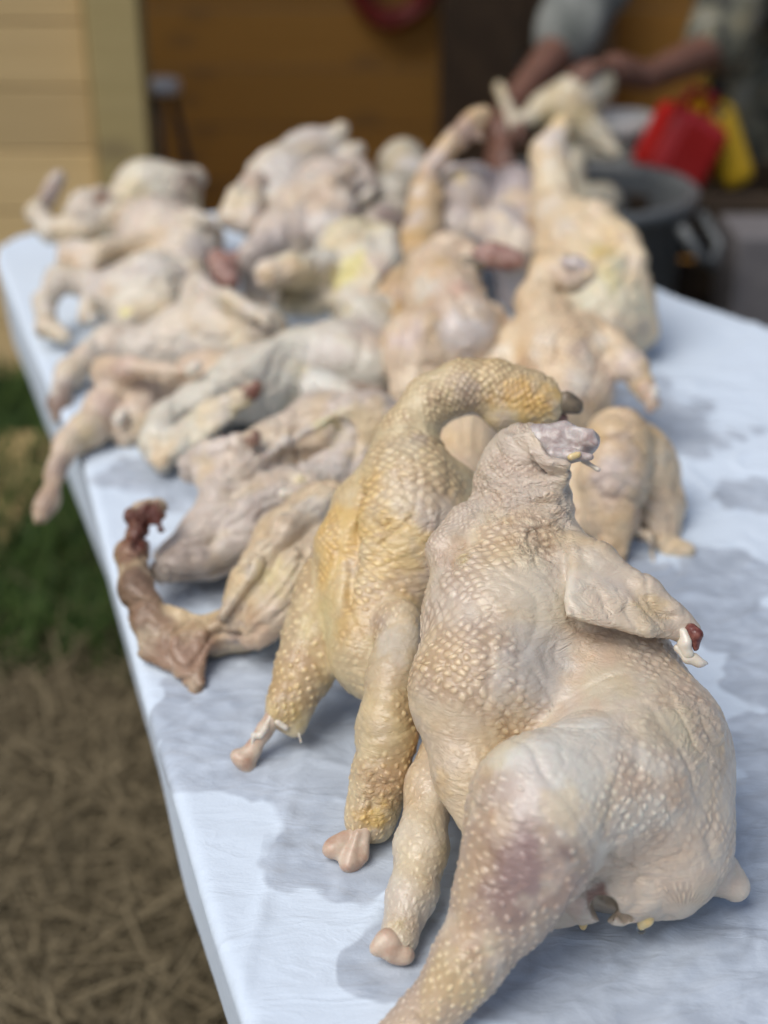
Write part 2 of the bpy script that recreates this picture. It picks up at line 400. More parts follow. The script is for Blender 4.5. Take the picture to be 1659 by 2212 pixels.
def build_paper():
    h = .0042
    xs = np.arange(-.86, 1.08, h); ys = np.arange(-.02, 2.82, h)
    X, Y = np.meshgrid(xs, ys, indexing='ij'); P = np.stack([X.ravel(), Y.ravel()], 1)
    edge = poly_sd(P, outline)
    ins = edge < .16
    ii = np.full(len(P), -1); keep = np.where(ins)[0]; ii[keep] = np.arange(len(keep))
    ii = ii.reshape(X.shape)
    q = np.stack([ii[:-1, :-1], ii[1:, :-1], ii[1:, 1:], ii[:-1, 1:]], -1).reshape(-1, 4)
    q = q[(q >= 0).all(1)]
    P = P[keep]; e = edge[keep]
    z = np.full(len(P), TABLE_H + .003)
    z += .0012 * fbm(P * 9, 3) + .0008 * np.abs(vnoise(P * np.array([30, 55]) + fbm(P * 6, 2)[:, None] * 2))
    cr = np.abs(vnoise(np.stack([P[:, 0] * 14 + P[:, 1] * 5, P[:, 1] * 30 - P[:, 0] * 10], 1) + fbm(P * 8, 2)[:, None]))
    z += .0022 * np.exp(-(cr / .12) ** 2) * np.clip(vnoise(P * 5 + 3) + .5, 0, 1)
    # a folded crease that runs down the sheet
    ln = np.array([.12, 1.0]) / np.hypot(.12, 1.0); o = on(600, 1850, TABLE_H)[:2]
    dl = (P - o) @ np.array([ln[1], -ln[0]])
    z += .0016 * np.exp(-(dl / .006) ** 2)
    # drape: beyond the table's rim the sheet bends down
    rim = .006 + .002 * vnoise(P * 6)
    over = np.maximum(e + rim, 0)
    th = np.minimum(over / .010, 1.35)
    z -= .010 * (1 - np.cos(th)) + np.maximum(over - .010 * 1.35, 0) * .97
    # pull the hanging margin inwards so that it falls beside the rim
    gx = np.stack([poly_sd(P[over > 0] + [1e-3, 0], outline) - e[over > 0], poly_sd(P[over > 0] + [0, 1e-3], outline) - e[over > 0]], 1)
    gx /= np.maximum(np.linalg.norm(gx, axis=1), 1e-9)[:, None]
    ov = over[over > 0]; tt = th[over > 0]
    newd = .010 * np.sin(tt) + np.maximum(ov - .010 * 1.35, 0) * -.10
    P2 = P.copy(); P2[over > 0] += gx * (newd - ov)[:, None]
    wet = np.zeros(len(P))
    for px, py, r, wgt in WET:
        c = on(px, py, TABLE_H)[:2]
        wet = np.maximum(wet, wgt * np.clip(1.6 - np.linalg.norm(P - c, axis=1) / r, 0, 1.2))
    wet += .30 * fbm(P * 22, 3) + .12 * vnoise(P * 90)
    pk = np.clip((wet - .4) * 3, 0, 1)
    wp = np.stack([P[:, 0] * 38 + P[:, 1] * 26, P[:, 1] * 60 - P[:, 0] * 22], 1) + 1.6 * np.stack([vnoise(P * 14), vnoise(P * 14 + 40)], 1)
    z += .0016 * pk * np.exp(-(vnoise(wp) / .18) ** 2)
    me = mesh_np('paper_sheet', np.column_stack([P2, z]), q)
    a = me.attributes.new('wet', 'FLOAT', 'POINT'); a.data.foreach_set('value', wet.astype(np.float32))
    m, n, l, b = mat('butcher_paper')
    at_ = node(n, 'ShaderNodeAttribute', attribute_name='wet'); tc = n.new('ShaderNodeTexCoord')
    sf = n.new('ShaderNodeMapRange'); sf.inputs[1].default_value = .48; sf.inputs[2].default_value = .60; l.new(at_.outputs['Fac'], sf.inputs[0])
    n1 = node(n, 'ShaderNodeTexNoise', Scale=26.0, Detail=5.0, Distortion=1.2); l.new(tc.outputs['Object'], n1.inputs['Vector'])
    n2 = node(n, 'ShaderNodeTexNoise', Scale=420.0, Detail=3.0); l.new(tc.outputs['Object'], n2.inputs['Vector'])
    wm = n.new('ShaderNodeMapRange'); wm.inputs[1].default_value = .35; wm.inputs[2].default_value = .68; l.new(n1.outputs[0], wm.inputs[0])
    wetc = mix_c(n, l, wm.outputs[0], (.40, .455, .53), (.55, .62, .71))
    dry = mix_c(n, l, n2.outputs[0], (.63, .725, .83), (.68, .775, .88))
    l.new(mix_c(n, l, sf.outputs[0], dry, wetc), b.inputs['Base Color'])
    rr = n.new('ShaderNodeMapRange'); l.new(sf.outputs[0], rr.inputs[0]); rr.inputs[3].default_value = .75; rr.inputs[4].default_value = .3
    l.new(rr.outputs[0], b.inputs['Roughness'])
    mp = n.new('ShaderNodeMapping'); mp.inputs['Scale'].default_value = (16, 42, 16); mp.inputs['Rotation'].default_value = (0, 0, .5); l.new(tc.outputs['Object'], mp.inputs[0])
    n3 = node(n, 'ShaderNodeTexNoise', Scale=1.0, Detail=5.0, Distortion=.7); l.new(mp.outputs[0], n3.inputs['Vector'])
    hh = math_n(n, l, 'ADD', math_n(n, l, 'MULTIPLY', math_n(n, l, 'ABSOLUTE', math_n(n, l, 'SUBTRACT', n3.outputs[0], .5)), -.006), math_n(n, l, 'MULTIPLY', n2.outputs[0], .0004))
    bn = n.new('ShaderNodeBump'); bn.inputs['Distance'].default_value = 1; bn.inputs['Strength'].default_value = .55
    l.new(hh, bn.inputs['Height']); l.new(bn.outputs[0], b.inputs['Normal'])
    o = link('paper_sheet', me, m)
    tag(o, 'crumpled white butcher paper with soaked grey patches covering the table', 'paper')
    mod = o.modifiers.new('thickness', 'SOLIDIFY'); mod.thickness = .0006; mod.offset = -1
build_paper()

M_PLASTIC = simple('table_plastic', (.45, .45, .44), (.52, .52, .50), .55, 60)
M_STEELGREY = simple('table_steel', (.16, .16, .17), (.2, .2, .2), .4, 60, metal=.6)
tab = empty('work_table', (0, 1.3, 0)); tag(tab, 'long work table hidden beneath the white paper and the birds', 'table')
def prism(pts, z0, z1):
    bm = bmesh.new(); lo_ = [bm.verts.new((x, y, z0)) for x, y in pts]; hi_ = [bm.verts.new((x, y, z1)) for x, y in pts]
    n_ = len(pts)
    for i in range(n_): bm.faces.new((lo_[i], lo_[(i + 1) % n_], hi_[(i + 1) % n_], hi_[i]))
    bm.faces.new(hi_); bm.faces.new(lo_[::-1]); bmesh.ops.recalc_face_normals(bm, faces=bm.faces)
    return bm
cen = np.mean(outline, axis=0)
inner = []
_sd = fill_outline(outline, 120)
for q in _sd:
    g = np.array([poly_sd((q + [1e-3, 0])[None], outline)[0] - poly_sd((q - [1e-3, 0])[None], outline)[0], poly_sd((q + [0, 1e-3])[None], outline)[0] - poly_sd((q - [0, 1e-3])[None], outline)[0]])
    inner.append(tuple(q - g / max(np.linalg.norm(g), 1e-9) * .022))
link('table_top', bm_mesh('table_top', prism(inner, TABLE_H - .04, TABLE_H - .002)), M_PLASTIC, tab)
for lx, ly in ((-.42, 2.1), (.08, 2.4), (.72, 1.4), (.80, .3), (.10, .3)):
    bm = bmesh.new(); tube(bm, [(lx, ly, 0), (lx, ly, TABLE_H - .041)], .016, 10)
    link('leg', bm_mesh('leg', bm, True), M_STEELGREY, tab)

# ------------------------------------------------------------------ birds
CREAM, PINK, YEL, WHITE, LILAC, ORANGE = (.62, .47, .33), (.55, .40, .35), (.66, .44, .13), (.66, .62, .55), (.47, .41, .43), (.58, .36, .14)
BROWN, GREY, TAN = (.30, .17, .12), (.42, .38, .34), (.55, .40, .26)
CAMV = np.array([0, 0, CAM_H])
def px2m(r, t): return r * t / F
def pts_(lst): return [(at(x, y, t), px2m(r, t)) for x, y, t, r in lst]
def paint_center(v, px, py):
    d = at(px, py, 1.0) - CAMV; d = d / np.linalg.norm(d)
    q = v - CAMV; s = q @ d; perp = np.linalg.norm(q - s[:, None] * d, axis=1)
    k = perp < max(.006, perp.min() * 1.3)
    return v[k][np.argmin(s[k])]

def skin_mesh(name, field, h, base, paints, near):
    v, f = surface(field, h, smooth=2 if near else 1)
    d, gs = field.eval(v, True)
    G = np.stack(gs, 1); gid = np.argmin(G, 1)
    srt = np.sort(G, 1); fade = np.clip((srt[:, 1] - srt[:, 0]) / .006, 0, 1) if G.shape[1] > 1 else np.ones(len(v))
    fuv = np.zeros((len(v), 3)); rad = np.full(len(v), .5)
    for gi, c in enumerate(field.chains):
        k = np.where(gid == gi)[0]
        if len(k) == 0: continue
        sp, stn, rd = c['fol']; p = v[k]
        if c['kind'] == 't' or len(c['p']) == 1:
            a = c['p'][0]; ax = np.array([.3, .2, 1.]) if len(c['p']) == 1 else c['p'][1] - a; ax /= np.linalg.norm(ax)
            seg = [(a - ax * .02, a + ax * .02)]
        else: seg = list(zip(c['p'][:-1], c['p'][1:]))
        rm = np.mean(c['r']); W = np.full(len(k), 1e-12); U = np.zeros(len(k)); cs = np.zeros(len(k)); sn = np.zeros(len(k)); cum = 0
        for a, b in seg:                       # seam on the far side, weights so that bends stay continuous
            ax = b - a; L = np.linalg.norm(ax)
            if L < 1e-6: continue
            ax = ax / L
            tc = CAMV - a; tc = tc - ax * (tc @ ax); tc /= np.linalg.norm(tc); bn = np.cross(ax, tc)
            q = p - a; s = q @ ax; ds = np.linalg.norm(q - np.clip(s, 0, L)[:, None] * ax, axis=1)
            wt = 1 / (ds + .002) ** 8 * 1e-16; an = np.arctan2(q @ bn, q @ tc)
            W += wt; U += wt * (cum + s); cs += wt * np.cos(an); sn += wt * np.sin(an)
            cum += L
        U = U / W; V = np.arctan2(sn, cs) * max(rm, .02) / (1.35 if c['name'] == 'breast' else 1.0)
        fuv[k, 0] = (U + V) / (sp * 1.4142); fuv[k, 1] = (U - V) / (sp * 1.4142); fuv[k, 2] = stn * fade[k]
        rad[k] = rd
    col = np.tile(np.array(base, dtype=float), (len(v), 1)); wr = np.full(len(v), .10 if near else .50)
    for pt in paints:
        kind = pt[0] if isinstance(pt[0], str) else 'c'
        q = pt[1:] if isinstance(pt[0], str) else pt
        c = paint_center(v, q[0], q[1]); dist = np.linalg.norm(v - c, axis=1)
        r = q[2] * np.linalg.norm(c - CAMV) / F
        wgt = np.clip(1.25 - dist / r + .55 * fbm(v * (2.0 / r), 4), 0, 1); wgt = wgt * wgt * (3 - 2 * wgt)
        if kind == 'c': s_ = wgt * (q[4] if len(q) > 4 else .85); col = col * (1 - s_[:, None]) + np.array(q[3]) * s_[:, None]
        elif kind == 'f': fuv[:, 2] = fuv[:, 2] * (1 - wgt) + q[3] * wgt * fade
        elif kind == 'w': wr = wr * (1 - wgt) + q[3] * wgt
    lum = col @ np.array([.3, .6, .1]); lim = np.clip((lum - .18) / .15, 0, 1)[:, None] * .26
    col = (col * (1 - lim) + lum[:, None] * np.array([1.08, 1.01, .83]) * lim) * np.array([1.01, 1.0, .95] if near else [1.0, 1.01, 1.0])
    if not near: col = np.minimum(col * (1 + .20 * np.clip((lum - .28) / .2, 0, 1))[:, None], .76)
    # skin folds: grooves and soft ridges that follow a warped grain
    e1 = v[f[:, 2]] - v[f[:, 0]]; e2 = v[f[:, 3]] - v[f[:, 1]]; fn = np.cross(e1, e2)
    nv = np.stack([sum(np.bincount(f[:, i], fn[:, k], len(v)) for i in range(4)) for k in range(3)], 1)
    nv /= np.maximum(np.linalg.norm(nv, axis=1), 1e-12)[:, None]
    ax = field.chains[0]['p'][-1] - field.chains[0]['p'][0] if len(field.chains[0]['p']) > 1 else np.array([0, 0, 1.])
    ax = ax / max(np.linalg.norm(ax), 1e-9); sv = v @ ax
    q = (v - sv[:, None] * ax * .35) * 30 + 1.3 * np.stack([vnoise(v * 18 + 5), vnoise(v * 18 + 31), vnoise(v * 18 + 77)], 1)
    g1 = vnoise(q); g2 = vnoise(q * 2.3 + 9)
    amp = .0006 + (.0052 if near else .0075) * np.clip(wr, 0, 1.2)
    v = v + nv * (amp * (-.9 * np.exp(-(g1 / .10) ** 2) - .45 * np.exp(-(g2 / .13) ** 2) + .5 * g2 * g1))[:, None]
    me = mesh_np(name, v, f)
    a = me.attributes.new('col', 'FLOAT_COLOR', 'POINT'); a.data.foreach_set('color', np.column_stack([col, rad]).astype(np.float32).ravel())
    a = me.attributes.new('fuv', 'FLOAT_VECTOR', 'POINT'); a.data.foreach_set('vector', fuv.astype(np.float32).ravel())
    a = me.attributes.new('wr', 'FLOAT_VECTOR', 'POINT'); a.data.foreach_set('vector', np.column_stack([wr, wr * 0, wr * 0]).astype(np.float32).ravel())
    return me

GROUP = 'plucked chickens heaped on the paper'
def bird(label, chains, base=CREAM, paints=(), tris=(), cuts=(), parts=(), h=.0035, near=False, lump=(.002, 28.), name='plucked_chicken', group=GROUP):
    F_ = Field(); F_.lump = lump
    for c in chains:
        kw = dict(c[1]) if len(c) > 1 else {}
        if not near: kw['k'] = kw.get('k', .02) * .55
        F_.chain(pts_(c[0]), **kw)
    if group == GROUP and not near:
        for x, y, t, r in chains[0][0]:
            p0, r0 = at(x, y, t), px2m(r, t)
            if p0[2] - r0 > TABLE_H + .012 and r0 > .025:
                F_.chain([(p0, r0 * .85), (np.array([p0[0], p0[1] + .02, TABLE_H + .004 + r0 * .7]), r0 * .7)], k=.02)
    for a, b, c, r, k in tris: F_.tri(at(*a), at(*b), at(*c), r, k)
    for c, k in cuts: F_.cut(pts_(c), k)
    rr = random.Random(len(label) * 31 + len(chains)); paints = list(paints)
    for c in chains:
        for (x, y, t, r) in c[0]:
            paints.insert(0, (x + rr.uniform(-.7, .7) * r, y + rr.uniform(-.7, .7) * r, r * rr.uniform(.4, .8), rr.choice([(.62, .57, .52), (.52, .40, .36), (.62, .44, .22), (.66, .54, .38), (.50, .42, .42), (.56, .38, .26)]), rr.uniform(.3, .65)))
    me = skin_mesh('body', F_, h, base, paints, near)
    lo, hi = F_.bounds()
    root = empty(name, ((lo[0] + hi[0]) / 2, (lo[1] + hi[1]) / 2, max(TABLE_H, lo[2])))
    tag(root, label, 'chicken', group)
    link('body', me, SKIN_N if near else SKIN_F, root)
    for pn, m_, chs, ph in parts:
        f2 = Field(); f2.lump = (.0022, 75.) if pn in ('neck_stump', 'trachea') else (.0011, 110.)
        for c in chs:
            kw = c[1] if len(c) > 1 else {}
            kw = dict(k=.004, ik=.006, **kw) if 'k' not in kw else kw
            f2.chain(pts_(c[0]), **kw)
        v, f = surface(f2, ph)
        link(pn, mesh_np(pn, v, f), m_, root)
    return root

# --- the bird in front, propped up with its cut neck on top
LEGF, BRF, NKF = (.0066, 1.6, .36), (.0048, 1.1, .58), (.0042, .8, .58)
bird('pale plucked chicken nearest the camera, upright with purple-bruised drumstick and open vent',
  [([(1420, 1800, .905, 165), (1370, 1640, .935, 205), (1290, 1470, .985, 165), (1200, 1330, 1.00, 140)], dict(fol=(.0060, .75, .55), name='rear')),
   ([(1075, 1590, .935, 92), (1045, 1470, .945, 148), (1080, 1340, .975, 160), (1140, 1230, 1.00, 135)], dict(k=.030, fol=BRF, name='breast')),
   ([(1120, 1240, 1.00, 105), (1105, 1130, 1.015, 92), (1128, 1040, 1.02, 90), (1128, 990, 1.02, 76)], dict(k=.026, fol=NKF, name='neck')),
   ([(1010, 1130, 1.00, 42), (965, 1190, .985, 36), (985, 1260, .975, 45)], dict(k=.010, fol=NKF)),
   ([(1350, 1690, .885, 160), (1190, 1730, .855, 150)], dict(k=.020, fol=(.006, .35, .5), name='thigh')),
   ([(1150, 1770, .845, 138), (1135, 1840, .84, 130), (1085, 1950, .835, 102), (1010, 2075, .83, 77), (955, 2155, .828, 58), (905, 2200, .828, 50), (850, 2240, .825, 44)], dict(k=.022, fol=LEGF, name='drumstick')),
   ([(960, 1600, .985, 45), (930, 1700, .965, 50), (912, 1830, .93, 54), (888, 1935, .905, 45), (862, 2025, .885, 46)], dict(k=.004, fol=(.0062, .4, .4), name='far leg')),
   ([(1005, 1540, .935, 105), (1012, 1670, .915, 72), (1036, 1785, .90, 38)], dict(k=.020, fol=(.006, .3, .5))),
   ([(1190, 1190, .99, 62), (1290, 1222, .958, 44), (1390, 1280, .945, 30), (1455, 1335, .942, 25), (1488, 1364, .94, 25)], dict(k=.009, fol=(.006, .12, .5), name='wing')),
   ([(1555, 1885, .915, 45), (1588, 1915, .912, 34)], dict(k=.010, fol=(.006, 0, .5))),
   ([(1185, 1945, .895, 28), (1250, 1918, .885, 45), (1340, 1915, .885, 60), (1450, 1915, .892, 62)], dict(k=.016, fol=(.006, 0, .5))),
   ([(1235, 1895, .93, 65), (1340, 1885, .93, 80), (1440, 1880, .935, 85)], dict(k=.02, fol=(.006, 0, .5))),
   ([(1135, 1062, .988, 8), (1185, 1046, .992, 15), (1218, 1024, 1.005, 13)], dict(k=.006, fol=NKF)),
   ([(1125, 1100, .985, 8), (1185, 1086, .988, 16), (1216, 1066, 1.0, 13)], dict(k=.006, fol=NKF)),
   ([(1140, 1132, .98, 8), (1195, 1120, .982, 15), (1225, 1100, .995, 10)], dict(k=.006, fol=NKF)),
  ],
  base=(.60, .505, .43), near=True, h=.0019, lump=(.0022, 26.),
  tris=[((1085, 960, 1.005), (1150, 935, .985), (1190, 1000, .975), .0028, .006), ((1150, 975, .98), (1225, 1005, .975), (1215, 1040, .985), .0030, .006), ((1245, 1200, .952), (1228, 1328, .914), (1398, 1362, .918), .0042, .007), ((1300, 1222, .95), (1398, 1362, .918), (1482, 1376, .936), .0036, .006), ((1175, 2000, .882), (1215, 1915, .868), (1282, 1972, .872), .0042, .006), ((1290, 1925, .872), (1340, 1975, .872), (1400, 1930, .868), .005, .012), ((1190, 1880, .855), (1300, 1850, .885), (1255, 1935, .88), .006, .022)],
  cuts=[([(1302, 1990, .83, 24), (1304, 1960, .868, 31), (1312, 1938, .900, 30)], .003), ([(1350, 1995, .86, 16), (1352, 1975, .875, 14)], .004), ([(1440, 1998, .87, 14), (1442, 1984, .88, 10)], .004), ([(1235, 1600, .885, 7), (1160, 1618, .885, 8), (1080, 1690, .87, 8), (1040, 1760, .87, 7)], .010)],
  paints=[(1000, 1480, 190, (.62, .49, .34), .8), (1060, 1600, 110, (.62, .48, .33), .8), (1160, 1310, 160, (.61, .56, .55), .9), (1190, 1430, 110, (.56, .51, .49), .85), (1230, 1250, 110, (.63, .59, .57), .9), (1300, 1470, 90, (.56, .50, .38), .7), (1230, 1600, 170, (.66, .65, .63), .85), (1290, 1660, 170, (.69, .69, .66), .8), (1130, 1680, 90, (.62, .57, .57), .7), (1450, 1560, 90, (.58, .52, .38), .6),
          (1130, 1850, 90, (.46, .36, .35), .8), (1125, 1900, 85, (.31, .21, .21), .95), (1085, 1965, 70, (.36, .25, .25), .8), (1130, 1720, 60, (.58, .49, .48), .6), (1120, 1010, 110, (.62, .50, .43), .8),
          (960, 1190, 45, (.58, .44, .38), .8), (990, 1195, 22, (.62, .50, .22), .7), (900, 1850, 150, (.66, .62, .56), .85), (850, 1985, 22, (.62, .48, .16), .8), (870, 2030, 50, (.64, .55, .42), .8), (1310, 1290, 70, (.66, .56, .50), .9), (1420, 1300, 40, (.64, .48, .28), .8),
          (960, 2120, 90, (.66, .55, .33), .7), (1440, 1900, 120, (.62, .47, .37), .8), (1590, 1920, 50, (.66, .52, .44), .9), (1230, 1950, 60, (.62, .44, .36), .9), (1240, 1740, 60, (.68, .53, .34), .6),
          (1292, 1952, 36, (.22, .11, .075), .95), (1250, 1985, 30, (.62, .42, .35), .8),
          ('f', 1175, 1300, 130, .02), ('f', 1190, 1400, 90, .03), ('f', 1230, 1240, 100, .03), ('f', 1260, 1480, 140, .04), ('f', 1010, 1680, 90, .25), ('w', 1010, 1650, 110, .3), ('w', 1250, 1560, 140, .22), ('w', 1420, 1850, 140, .3), ('f', 1230, 1620, 120, .12), ('f', 1340, 1580, 90, .15), ('f', 1420, 1700, 130, .9), ('f', 1260, 1750, 50, .8), ('f', 1160, 1690, 60, .35),
          ('w', 1110, 1070, 150, .7), ('w', 970, 1200, 60, .7), ('w', 1190, 1090, 60, .9), ('w', 1260, 1400, 80, .35), ('w', 1520, 1560, 90, .55), ('w', 1000, 1700, 80, .5), ('w', 1330, 1900, 120, .45), ('w', 870, 2020, 70, .3), ('w', 1310, 1300, 90, .45), ('w', 1430, 1330, 60, .5)],
  parts=[('neck_stump', M_MEAT, [([(1118, 985, 1.018, 42), (1165, 958, 1.012, 41), (1215, 950, 1.004, 37), (1264, 955, .998, 30)],), ([(1190, 982, .992, 15), (1235, 982, .988, 14), (1276, 986, .984, 10)],), ([(1240, 928, .992, 12), (1276, 934, .987, 11)],), ([(1265, 950, .988, 16), (1284, 958, .985, 13)],)], .0015),
         ('neck_fat', M_FAT, [([(1232, 988, .982, 7), (1250, 982, .982, 6)],)], .0012),
         ('neck_tendon', M_CARTILAGE, [([(1255, 992, .995, 6), (1292, 1014, .99, 5)],)], .001),
         ('wing_bone', M_MARROW, [([(1494, 1358, .930, 14), (1504, 1366, .928, 12)],), ([(1503, 1372, .927, 12), (1503, 1398, .928, 11)],)], .0014),
         ('wing_cartilage', M_CARTILAGE, [([(1478, 1366, .930, 10), (1484, 1390, .927, 10), (1492, 1412, .928, 9)],), ([(1470, 1392, .930, 8), (1482, 1414, .929, 9)],)], .0012), ('wing_fat', M_CARTILAGE, [([(1462, 1400, .931, 8), (1484, 1424, .930, 9), (1508, 1430, .930, 9), (1526, 1432, .930, 6)],), ([(1500, 1418, .930, 9), (1512, 1432, .93, 7)],)], .0012),
         ('leg_bone', M_BONE, [([(838, 2035, .878, 30), (818, 2045, .876, 20)],), ([(850, 2060, .876, 22), (875, 2062, .876, 22)],)], .0016),
         ('fat_strip', M_FAT, [([(1272, 1950, .89, 6), (1264, 1975, .886, 7), (1259, 1992, .886, 9), (1260, 2002, .887, 6)],)], .001),
         ('fat_strip', M_FAT, [([(1388, 1955, .878, 16), (1394, 1985, .876, 15), (1386, 2002, .878, 9)],)], .001),
         ('water_drop', M_WETDROP, [([(1386, 2010, .882, 9)],)], .0006)])

# --- the yellow bird beside it with its neck arched over
bird('yellow plucked chicken with arched neck and two stretched legs left of the nearest bird',
  [([(800, 1420, 1.07, 75), (830, 1300, 1.085, 115), (875, 1170, 1.095, 128), (890, 1060, 1.105, 105), (875, 985, 1.12, 62)], dict(fol=(.0054, 1.0, .6), name='breast')),
   ([(760, 1330, 1.09, 70), (735, 1180, 1.10, 55), (770, 1080, 1.115, 45), (830, 1000, 1.135, 30)], dict(k=.014, fol=(.005, .8, .55), name='side')),
   ([(830, 1480, 1.045, 45), (800, 1400, 1.055, 70)], dict(k=.03, fol=(.006, .5, .5))),
   ([(868, 1000, 1.12, 56), (880, 930, 1.125, 48), (930, 865, 1.13, 50), (1000, 835, 1.13, 52), (1065, 835, 1.13, 53), (1130, 862, 1.13, 57), (1168, 872, 1.125, 50), (1180, 876, 1.123, 46)], dict(k=.02, fol=(.0048, 1.4, .6), name='neck')),
   ([(1120, 880, 1.125, 40), (1090, 905, 1.125, 30)], dict(k=.02, fol=(.0048, 1.0, .6))),
   ([(710, 1270, 1.12, 75), (685, 1370, 1.10, 70), (655, 1450, 1.085, 60), (622, 1515, 1.075, 42), (610, 1540, 1.07, 36)], dict(k=.010, fol=(.0075, 1.4, .40), name='leg')),
   ([(865, 1345, 1.03, 50), (850, 1450, 1.005, 56), (838, 1580, .99, 62), (822, 1680, .985, 56), (803, 1750, .98, 46), (795, 1775, .978, 44)], dict(k=.010, fol=(.0062, 1.3, .42), name='leg')),
   ([(640, 1520, 1.075, 26), (640, 1575, 1.07, 18)], dict(k=.012, fol=(.006, 0, .5))),
   ([(830, 1700, .985, 40), (820, 1795, .98, 20)], dict(k=.014, fol=(.006, .3, .5))),
   ([(980, 1060, 1.12, 55), (970, 1150, 1.10, 70), (920, 1260, 1.08, 70)], dict(k=.02, fol=(.0054, .1, .6))),
  ],
  base=(.63, .50, .29), near=True, h=.0020, lump=(.002, 26.),
  cuts=[([(1258, 790, 1.125, 58), (1252, 960, 1.125, 58)], .004), ([(800, 1080, 1.085, 7), (770, 1180, 1.07, 7), (760, 1300, 1.055, 7)], .014)],
  paints=[(955, 1130, 120, (.58, .50, .45), .92), (965, 1220, 90, (.52, .42, .39), .9), (840, 1180, 90, (.70, .48, .14), .8), (710, 1150, 100, (.70, .45, .10), .85), (740, 1340, 70, (.66, .44, .13), .75), (780, 1060, 50, (.68, .46, .15), .6), (860, 1280, 90, (.64, .48, .28), .7), (830, 1420, 100, (.56, .46, .33), .7),
          (860, 960, 60, (.62, .56, .44), .7), (950, 850, 80, (.66, .55, .33), .7), (1110, 845, 50, (.70, .44, .08), .8), (1180, 880, 50, (.72, .44, .06), .9), (1020, 880, 45, (.52, .43, .37), .8), (680, 1360, 70, (.56, .49, .27), .6), (640, 1550, 40, (.62, .46, .14), .8),
          (850, 1370, 60, (.60, .54, .46), .85), (830, 1560, 80, (.52, .41, .25), .6), (820, 1690, 60, (.56, .38, .20), .6), (810, 1780, 40, (.64, .42, .08), .9),
          ('f', 955, 1150, 120, .03), ('f', 820, 1420, 110, .15), ('f', 860, 1360, 50, .1), ('f', 860, 1250, 80, 1.0), ('w', 950, 1180, 80, .5), ('w', 800, 1120, 60, .4), ('w', 815, 1740, 60, .6), ('w', 960, 940, 60, .3)],
  parts=[('leg_bone', M_BONE, [([(600, 1535, 1.068, 22), (570, 1580, 1.065, 17), (545, 1620, 1.063, 19), (528, 1642, 1.06, 22)],), ([(515, 1632, 1.06, 16), (535, 1655, 1.06, 17)],)], .0016),
         ('tendon', M_CARTILAGE, [([(585, 1545, 1.062, 5), (572, 1575, 1.058, 5), (562, 1590, 1.058, 5), (548, 1588, 1.058, 5), (545, 1605, 1.058, 5)],), ([(600, 1560, 1.06, 6), (618, 1572, 1.06, 6)],), ([(646, 1585, 1.065, 5), (650, 1603, 1.065, 3)],)], .0012),
         ('leg_bone', M_BONE, [([(795, 1765, .975, 24), (778, 1800, .972, 20), (768, 1830, .968, 20)],), ([(745, 1808, .968, 15), (722, 1834, .966, 25)],), ([(768, 1835, .964, 18), (758, 1858, .962, 27)],), ([(790, 1795, .966, 9), (784, 1850, .962, 13)],), ([(772, 1800, .962, 6), (752, 1868, .954, 6)],)], .0016),
         ('trachea', M_TRACHEA, [([(1190, 868, 1.12, 18), (1225, 862, 1.115, 15), (1246, 872, 1.115, 10)],), ([(1205, 882, 1.115, 13), (1248, 884, 1.113, 8)],)], .002),
         ('neck_stump', M_REDMEAT, [([(1170, 900, 1.125, 26), (1215, 906, 1.12, 14)],)], .002)])
print('front birds', round(time.time() - T0, 1))

# --- the heap
bird('plucked chicken behind the nearest one, its thigh and rear turned to the right',
  [([(1260, 1060, 1.43, 75), (1360, 1010, 1.43, 100), (1405, 1090, 1.42, 70), (1420, 1150, 1.40, 52)], dict(fol=(.006, .5, .5))),
   ([(1335, 950, 1.385, 72), (1325, 1040, 1.37, 74), (1325, 1120, 1.36, 56), (1325, 1180, 1.35, 36), (1325, 1225, 1.342, 28)], dict(k=.018, fol=(.0062, .8, .45))),
   ([(1440, 1180, 1.37, 30), (1485, 1190, 1.365, 20)], dict(k=.014)), ([(1395, 1160, 1.355, 18), (1408, 1212, 1.35, 8)], dict(k=.012)), ([(1240, 1000, 1.42, 55), (1245, 1120, 1.40, 55)], dict(k=.02))],
  base=(.62, .46, .29), paints=[(1340, 980, 60, (.54, .44, .41), .85), (1410, 1120, 70, (.58, .46, .35), .7), (1325, 1190, 40, (.60, .38, .18), .7), (1440, 980, 50, (.64, .55, .42), .8)], h=.0028, cuts=[([(1385, 1215, 1.33, 22), (1380, 1180, 1.37, 18)], .006)])
